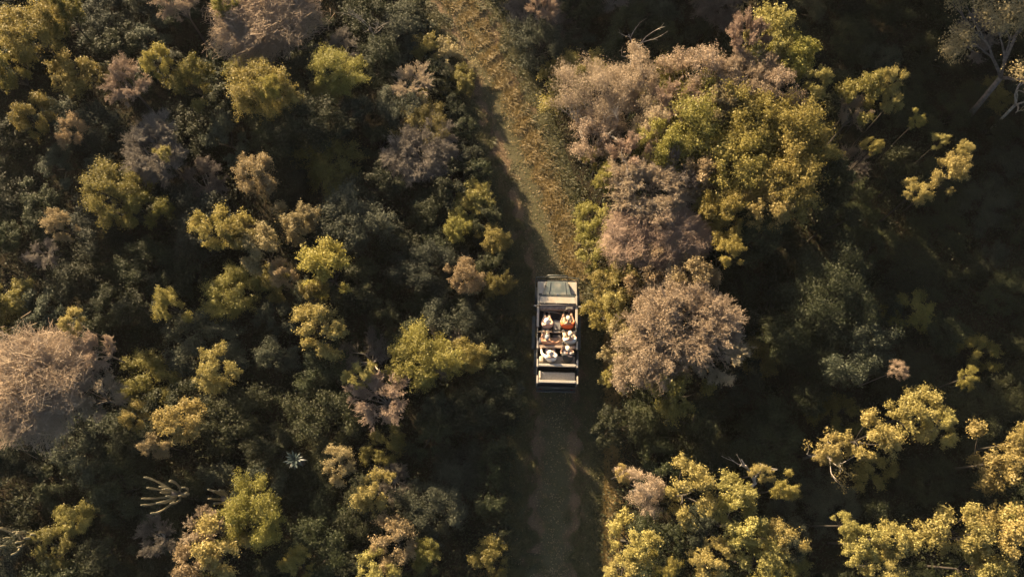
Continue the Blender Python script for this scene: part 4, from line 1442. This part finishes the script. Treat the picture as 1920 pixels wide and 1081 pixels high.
 (1240, 1068, 30, 4.8, 'fresh', B, 'yellow bush at the bottom border between two golden trees'),
 (1572, 985, 24, 4.9, 'gold', B, 'small golden bush at the upper left of the bottom right pair'),
 (1612, 1020, 38, 5.1, 'gold', T, 'golden tree of the bottom right pair, left one'),
 (1665, 1012, 40, 5.1, 'gold', T, 'golden tree of the bottom right pair, right one'),
 (1632, 1062, 34, 5.0, 'gold', T, 'round golden tree at the bottom border under the bottom right pair'),
 (1182, 300, 46, 4.7, 'pink', 'bare_tree', 'soft pinkish bare bush between the cream tree with open limbs and the yellow-green crown'),
 (1222, 245, 44, 4.9, 'cream', T, 'cream crown squeezed between the two pale cream trees and the yellow-green crown'),
 (1345, 205, 46, 5.3, 'buff', T, 'buff crown in the middle of the top of the large right clump'),
 (1445, 180, 48, 5.4, 'cream', T, 'cream crown at the right of the top of the large right clump'),
 (1310, 330, 52, 5.1, 'buff', T, 'buff crown below the yellow-green crowns of the large right clump'),
 (1340, 395, 44, 4.7, 'fresh', T, 'yellow-green crown at the lower end of the large right clump'),
 (1425, 400, 46, 5.2, 'gold', T, 'golden crown at the lower right end of the large right clump'),
 (1235, 425, 46, 4.3, 'cream', B, 'cream bush wedged among the hazy pinkish bare trees'),
 (1205, 500, 50, 3.6, 'buff', B, 'buff bush just below the hazy pinkish bare tree'),
 (1300, 520, 48, 4.3, 'buff', T, 'buff tree between the round bright yellow bush and the feathery dry tree'),
 (1165, 640, 40, 2.6, 'buff', B, 'low buff bush at the left foot of the large feathery dry tree'),
 (1165, 390, 36, 3.4, 'gold', B, 'golden bush left of the tangled pinkish bare tree'),
 (1150, 800, 44, 2.4, 'dark', B, 'dark green bush on the right track edge behind the vehicle'),
 (1150, 705, 24, 1.6, 'olive', B, 'low olive bush right of the rear seats at the edge of the shadow'),
]
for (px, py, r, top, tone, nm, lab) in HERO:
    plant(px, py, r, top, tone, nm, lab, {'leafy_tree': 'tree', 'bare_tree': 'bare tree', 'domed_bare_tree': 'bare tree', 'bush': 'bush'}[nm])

# ------------------------------------------------------------------ the lower bushes that fill the thicket
HERO_XY = list(PLACED)


def region(x, y):
    td = track_dist(x, y)
    if abs(td) < 2.6 + 1.2: side = 'edge'
    else: side = 'thicket'
    lr = 'left' if td < 0 else 'right'
    third = 'upper' if y > 15 else ('middle' if y > 6.5 else 'lower')
    return side, lr, third


TONE_WORD = {'dark': 'dark green', 'teal': 'grey-green', 'olive': 'dull olive', 'grey': 'leafless grey'}
GROUP = '{tone} bushes in the shaded {third} {side} {lr} of the track'


def to_px(v):
    q = Matrix.Rotation(-TILT, 3, 'X') @ (Vector(v) - Vector((0, 0, H)))
    return 960 + q.x / -q.z * FPX, 540.5 - q.y / -q.z * FPX


LANDMARKS = [(px, py, lab) for (px, py, r, top, tone, nm, lab) in HERO if len(lab.split()) <= 9]
USED = set()


def shrub_label(tone, x, y, z, r=1.0):
    """name the bush by the nearest plants one can find in the photograph"""
    px, py = to_px((x, y, z))
    size = 'small ' if r < 0.95 else ('broad ' if r > 1.25 else '')
    near = sorted(LANDMARKS, key=lambda t: (t[0] - px) ** 2 + (t[1] - py) ** 2)
    for t in near[:60]:
        dx, dy = px - t[0], py - t[1]
        w = ('right of' if dx > 0 else 'left of') if abs(dx) > abs(dy) else ('below' if dy > 0 else 'above')
        lab = f'{size}{TONE_WORD[tone]} bush {w} the {t[2]}'
        if (size, tone, w, t[2]) not in USED:
            USED.add((size, tone, w, t[2]))
            return lab
    return lab


cand = []
rf = random.Random(23)
fill = []
tries = 0
while len(fill) < 277 and tries < 60000:
    tries += 1
    y = rf.uniform(-3.2, 27.0)
    hw = 21.6 + (y + 2) * 0.16
    x = rf.uniform(-hw, hw)
    td = track_dist(x, y)
    r = rf.choice((0.85, 1.05, 1.25, 1.4, 1.6))
    if abs(td) < 1.75 + r * 0.75: continue
    if td > 0 and 8 < y < 19 and td < 3.2: continue            # sunlit open verge beside the vehicle
    if td > 0 and y < 9.5 and td < 1.9 + r * 0.7: continue
    ok = True
    for (hx, hy, hr, ht) in HERO_XY:
        if (hx - x) ** 2 + (hy - y) ** 2 < (0.55 * hr + 0.35 * r) ** 2: ok = False; break
    if not ok: continue
    for (fx, fy, fr) in fill:
        if (fx - x) ** 2 + (fy - y) ** 2 < (0.70 * (fr + r)) ** 2: ok = False; break
    if ok and x > 12.5 and y > 8.5 and rf.random() < 0.35: ok = False
    if ok: fill.append((x, y, r))
# a low row along the left edge of the track: its shade covers the left rut
EDGE_ROW = []
for k in range(25):
    y = -2.6 + k * 1.15
    if 7.0 < y < 10.6: continue
    i = int(np.argmin(np.abs(LINE_NP[:, 1] - y)))
    t = LINE_NP[i - 1] - LINE_NP[i + 1]; t = t / np.linalg.norm(t)
    o = -2.45 + rf.uniform(-.15, .15)
    EDGE_ROW.append((LINE_NP[i][0] + t[1] * o, LINE_NP[i][1] - t[0] * o, rf.uniform(.65, .85), (1.15 + max(0, min(1, (22 - y) / 9)) * 1.15) if y > 9 else rf.uniform(1.9, 2.4)))
fill = [f for f in fill if all((f[0] - e[0]) ** 2 + (f[1] - e[1]) ** 2 > 0.9 for e in EDGE_ROW)]
for (x, y, r, top) in EDGE_ROW:
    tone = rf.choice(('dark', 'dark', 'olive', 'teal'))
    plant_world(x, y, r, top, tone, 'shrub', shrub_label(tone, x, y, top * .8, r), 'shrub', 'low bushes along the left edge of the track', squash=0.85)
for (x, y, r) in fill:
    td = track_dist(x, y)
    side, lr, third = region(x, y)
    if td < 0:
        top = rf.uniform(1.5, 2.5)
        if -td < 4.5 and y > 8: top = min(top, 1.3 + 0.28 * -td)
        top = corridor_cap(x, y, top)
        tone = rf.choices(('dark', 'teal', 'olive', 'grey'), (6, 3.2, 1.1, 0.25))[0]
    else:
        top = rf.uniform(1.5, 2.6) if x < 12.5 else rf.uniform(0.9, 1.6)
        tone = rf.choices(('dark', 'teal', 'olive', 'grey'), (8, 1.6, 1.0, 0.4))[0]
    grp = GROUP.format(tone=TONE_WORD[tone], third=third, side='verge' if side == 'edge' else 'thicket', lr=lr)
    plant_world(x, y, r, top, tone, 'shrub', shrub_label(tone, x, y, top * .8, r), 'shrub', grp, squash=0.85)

# taller woodland that goes on beyond the picture and throws its shade into it
wood = []
for k in range(26):
    wx, wy = 11.0 + (k % 13) * 2.4 + rf.uniform(-.4, .4), 29.0 + (k // 13) * 3.2 + rf.uniform(-.5, .5)
    wood.append((wx, wy))
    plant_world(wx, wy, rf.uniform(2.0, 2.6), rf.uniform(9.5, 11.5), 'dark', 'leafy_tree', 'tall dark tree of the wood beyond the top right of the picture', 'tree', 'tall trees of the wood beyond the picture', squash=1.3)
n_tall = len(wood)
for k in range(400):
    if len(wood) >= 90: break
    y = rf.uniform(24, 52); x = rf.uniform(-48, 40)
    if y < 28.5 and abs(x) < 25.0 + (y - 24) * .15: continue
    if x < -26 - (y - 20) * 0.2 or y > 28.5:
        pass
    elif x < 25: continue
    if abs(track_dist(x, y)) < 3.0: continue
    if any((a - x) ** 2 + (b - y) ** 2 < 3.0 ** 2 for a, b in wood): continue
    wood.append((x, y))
for wx, wy in ((-5.4, 31.2), (-3.2, 30.6), (-1.0, 30.3), (1.1, 30.5), (3.7, 30.6)):  # unseen trees placed so their shade lies right of the sunlit strip
    plant_world(wx, wy, 1.8, 6.0, 'dark', 'leafy_tree', 'unseen shade tree beyond the top of the picture, just right of the track', 'tree', 'trees of the wood beyond the picture', squash=1.3)
for k in range(16):  # unseen row added to screen off sky light and darken the right side
    plant_world(27.5 + rf.uniform(-.5, 1.5) + (k % 2) * 3, -4 + k * 2.0, 2.4, rf.uniform(9, 11), 'dark', 'leafy_tree', 'unseen tall tree added beyond the right side to block sky light', 'tree', 'tall trees of the wood beyond the picture', squash=1.3)
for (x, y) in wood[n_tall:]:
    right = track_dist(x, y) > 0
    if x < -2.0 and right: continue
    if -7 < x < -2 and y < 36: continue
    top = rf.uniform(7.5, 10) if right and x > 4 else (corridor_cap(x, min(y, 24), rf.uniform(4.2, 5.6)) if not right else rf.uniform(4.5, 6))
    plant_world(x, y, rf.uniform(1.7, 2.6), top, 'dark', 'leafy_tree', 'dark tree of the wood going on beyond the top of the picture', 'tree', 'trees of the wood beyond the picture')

# ------------------------------------------------------------------ plants of which there is only one or two
def branch_tree(mb, p, d, length, r, depth, rng, ends, gnarl=0.35, split=(2, 3)):
    pts, rs = [Vector(p)], [r]
    d = Vector(d).normalized()
    for i in range(5):
        d = (d + Vector((rng.uniform(-1, 1), rng.uniform(-1, 1), rng.uniform(-.5, .7))) * gnarl * .5).normalized()
        pts.append(pts[-1] + d * length / 5)
        rs.append(r * (1 - .09 * (i + 1)))
    mb.tube(pts, rs, 7 if r > .03 else 5)
    if depth == 0:
        ends.append((pts[-1], d))
        return
    for k in range(rng.choice(split)):
        q = pts[rng.choice((3, 4, 5))]
        nd = (d + Vector((rng.uniform(-1, 1), rng.uniform(-1, 1), rng.uniform(-.25, .6))) * .85).normalized()
        branch_tree(mb, q, nd, length * rng.uniform(.55, .85), r * .58, depth - 1, rng, ends, gnarl, split)


def sprays_at(ends, per, rad, leaf, seed):
    rng = np.random.default_rng(seed)
    E = np.array([tuple(e[0]) for e in ends])
    n = len(E) * per
    w = np.repeat(np.arange(len(E)), per)
    off = rng.normal(size=(n, 3)) * 0.5 * rad * np.array([1, 1, .7])
    L = leaf * rng.uniform(.6, 1.4, n)
    v, i = leaf_quads(E[w] + off, off + np.array([0, 0, .5]) + rng.normal(size=(n, 3)) * .4, L, L * .5, rng)
    return np_mesh('crown', v, i, 4)


def limb_tree(name, px, py, zref, height, lean, seed, bark, label, cat, depth=4, r=.16, crown=None, split=(2, 3), gnarl=.35):
    q = P(px, py, zref)
    root = tag(empty(name, (q.x, q.y, 0)), label, cat)
    rng = random.Random(seed)
    mb, ends = MB(), []
    d = Vector((lean[0], lean[1], 1))
    mb.tube([(0, 0, -.05), Vector(d) * height * .22, Vector(d) * height * .45], [r * 1.3, r * 1.05, r], 9)
    mb.build('trunk', bark, root)
    lb = MB()
    top = Vector(d) * height * .44
    for k in range(4):
        nd = Vector((lean[0] + rng.uniform(-.8, .8), lean[1] + rng.uniform(-.8, .8), rng.uniform(.5, 1.0)))
        branch_tree(lb, top, nd, height * .26, r * .7, depth - 1, rng, ends, gnarl, split)
    lb.build('limb', bark, root)
    if crown:
        tone, per, rad, leaf = crown
        cr = link('crown', sprays_at(ends, per, rad, leaf, seed), root, LM[tone])
    return root


limb_tree('tall_tree', 1822, 215, .6, 7.6, (-.02, .12), 3, GREY_BARK, 'tall tree with stout pale trunk and rusty golden leaf tufts in the top right corner', 'tree', depth=4, r=.115, crown=('buff', 230, .48, .09))
limb_tree('dead_tree', 1196, 112, 1.2, 3.4, (-.1, .15), 8, PALE_BARK, 'thin leafless dead tree with pale crooked branches above the large pale cream tree', 'dead tree', depth=4, r=.05, split=(1, 2))
limb_tree('dead_tree', 1904, 205, 2.0, 4.6, (.0, .1), 12, PALE_BARK, 'small pale crooked dead tree by the right border below the tall tree', 'dead tree', depth=3, r=.06, split=(1, 2), gnarl=.7, crown=('gold', 14, .12, .07))
limb_tree('dead_tree', 1232, 352, 3.0, 5.0, (-.05, .0), 21, PALE_BARK, 'dead tree with twisting pale limbs among the pinkish bare trees right of the track', 'dead tree', depth=4, r=.09, split=(2, 2), gnarl=.6)
limb_tree('dead_tree', 1150, 270, 2.6, 4.6, (-.1, .0), 25, PALE_BARK, 'bleached dead tree showing bare limbs in the lower part of the cream trees', 'dead tree', depth=4, r=.07, split=(2, 3), gnarl=.5)
limb_tree('dead_tree', 1422, 915, 2.6, 4.9, (.0, .1), 31, PALE_BARK, 'pale forked bare stem rising among the bottom right golden trees', 'dead tree', depth=3, r=.06, split=(1, 2))
limb_tree('dead_tree', 690, 55, 2.0, 3.2, (.1, .1), 37, PALE_BARK, 'thin pale bare branches in the shade near the top, left of the track', 'dead tree', depth=4, r=.035, split=(2, 2))
limb_tree('dead_tree', 790, 245, 1.6, 2.5, (.2, .0), 41, PALE_BARK, 'low broken pale branch lying in the loose olive bush left of the track', 'dead tree', depth=3, r=.035, split=(1, 2))
limb_tree('dead_tree', 1545, 850, 2.6, 4.7, (.05, .05), 45, PALE_BARK, 'white forked bare stem holding the small thin golden tree left of the golden pair', 'dead tree', depth=3, r=.05, split=(1, 2), crown=('gold', 40, .25, .09))

CACTUS = plain('cactus_skin', (.24, .21, .13), .6, noise=.15, scale=10)


def cactus(px, py, top, R, arms, seed, label):
    q = P(px, py, top * .7)
    root = tag(empty('candelabra_cactus', (q.x, q.y, 0)), label, 'cactus')
    rng = random.Random(seed)
    st = MB().tube([(0, 0, -.05), (.03, 0, top * .3), (0, .03, top * .6)], [.16, .13, .11], 10)
    st.build('trunk', GREY_BARK, root)
    for k in range(arms):
        a = k * 2.4 + rng.uniform(-.3, .3)
        rr = R * rng.uniform(.25, 1.0)
        z0 = top * rng.uniform(.35, .58)
        dx, dy = math.cos(a), math.sin(a)
        pts = [Vector((0, 0, z0)), Vector((dx * rr * .45, dy * rr * .45, z0 + .08)), Vector((dx * rr * .85, dy * rr * .85, z0 + top * .18)), Vector((dx * rr, dy * rr, z0 + top * .30)), Vector((dx * rr * 1.02, dy * rr * 1.02, z0 + top * rng.uniform(.36, .42)))]
        pts = smooth_line(pts, 3)
        m = MB()
        n = len(pts)
        # four ribbed arm: pinch alternate corners
        m.tube(pts, [.042 * (1.0 if i % 3 else .8) * (1 if i < n - 2 else .65) for i in range(n)], 8)
        m.build('arm', CACTUS, root)
    return root


cactus(318, 925, 4.3, .85, 18, 3, 'candelabra cactus with upright sunlit arms beside the bright yellow tree at bottom left')
cactus(30, 1010, 2.6, .8, 12, 5, 'candelabra cactus in shade at the left border near the bottom')
cactus(412, 935, 4.1, .6, 8, 9, 'small candelabra cactus just left of the bright yellow tree at bottom left')

AGAVE = plain('agave_leaf', (.030, .045, .042), .5, noise=.12, scale=9)


def agave(px, py, top, R, seed, label):
    q = P(px, py, top)
    root = tag(empty('agave', (q.x, q.y, 0)), label, 'agave')
    rng = random.Random(seed)
    MB().tube([(0, 0, -.03), (0, 0, top - .12)], [.09, .11], 8).build('stem', GREY_BARK, root)
    for k in range(22):
        a = k * 2.39996
        el = .25 + 1.0 * k / 22
        d = Vector((math.cos(a) * math.cos(el), math.sin(a) * math.cos(el), math.sin(el)))
        sd = Vector((-math.sin(a), math.cos(a), 0))
        up = d.cross(sd) * -1
        L = R * rng.uniform(.8, 1.1)
        m = MB()
        b = Vector((0, 0, top - .12))
        w = .055
        rows = []
        for t, ww in ((0, .7), (.35, 1.0), (.7, .7), (1.0, .04)):
            c = b + d * L * t - Vector((0, 0, .10 * t * t * L))
            rows.append([m.bm.verts.new(c - sd * w * ww + up * .012), m.bm.verts.new(c - up * .018 * ww), m.bm.verts.new(c + sd * w * ww + up * .012), m.bm.verts.new(c + up * .006)])
        for A, B_ in zip(rows, rows[1:]):
            for i in range(4): m.bm.faces.new((A[i], A[(i + 1) % 4], B_[(i + 1) % 4], B_[i]))
        m.build('leaf', AGAVE, root)
    return root


agave(552, 862, 2.6, .48, 2, 'blue-grey spiky rosette plant in the shade of the lower left thicket')
agave(928, 838, 1.7, .36, 4, 'pale spiky rosette plant at the left edge of the lower track')


# ------------------------------------------------------------------ thin warm evening haze
hz = MB().box(-380, 380, -380, 380, -1.0, 41.0)
hm, hnt, hbs, hout = new_mat('evening_haze')
hnt.nodes.remove(hbs)
pv = N(hnt, 'ShaderNodeVolumePrincipled')
pv.inputs['Color'].default_value = (0.92, 0.93, 0.95, 1)
pv.inputs['Density'].default_value = 0.00008
pv.inputs['Anisotropy'].default_value = 0.0
hnt.links.new(pv.outputs[0], hout.inputs['Volume'])
tag(hz.build('haze', hm), 'thin evening haze over the bush', kind='stuff')
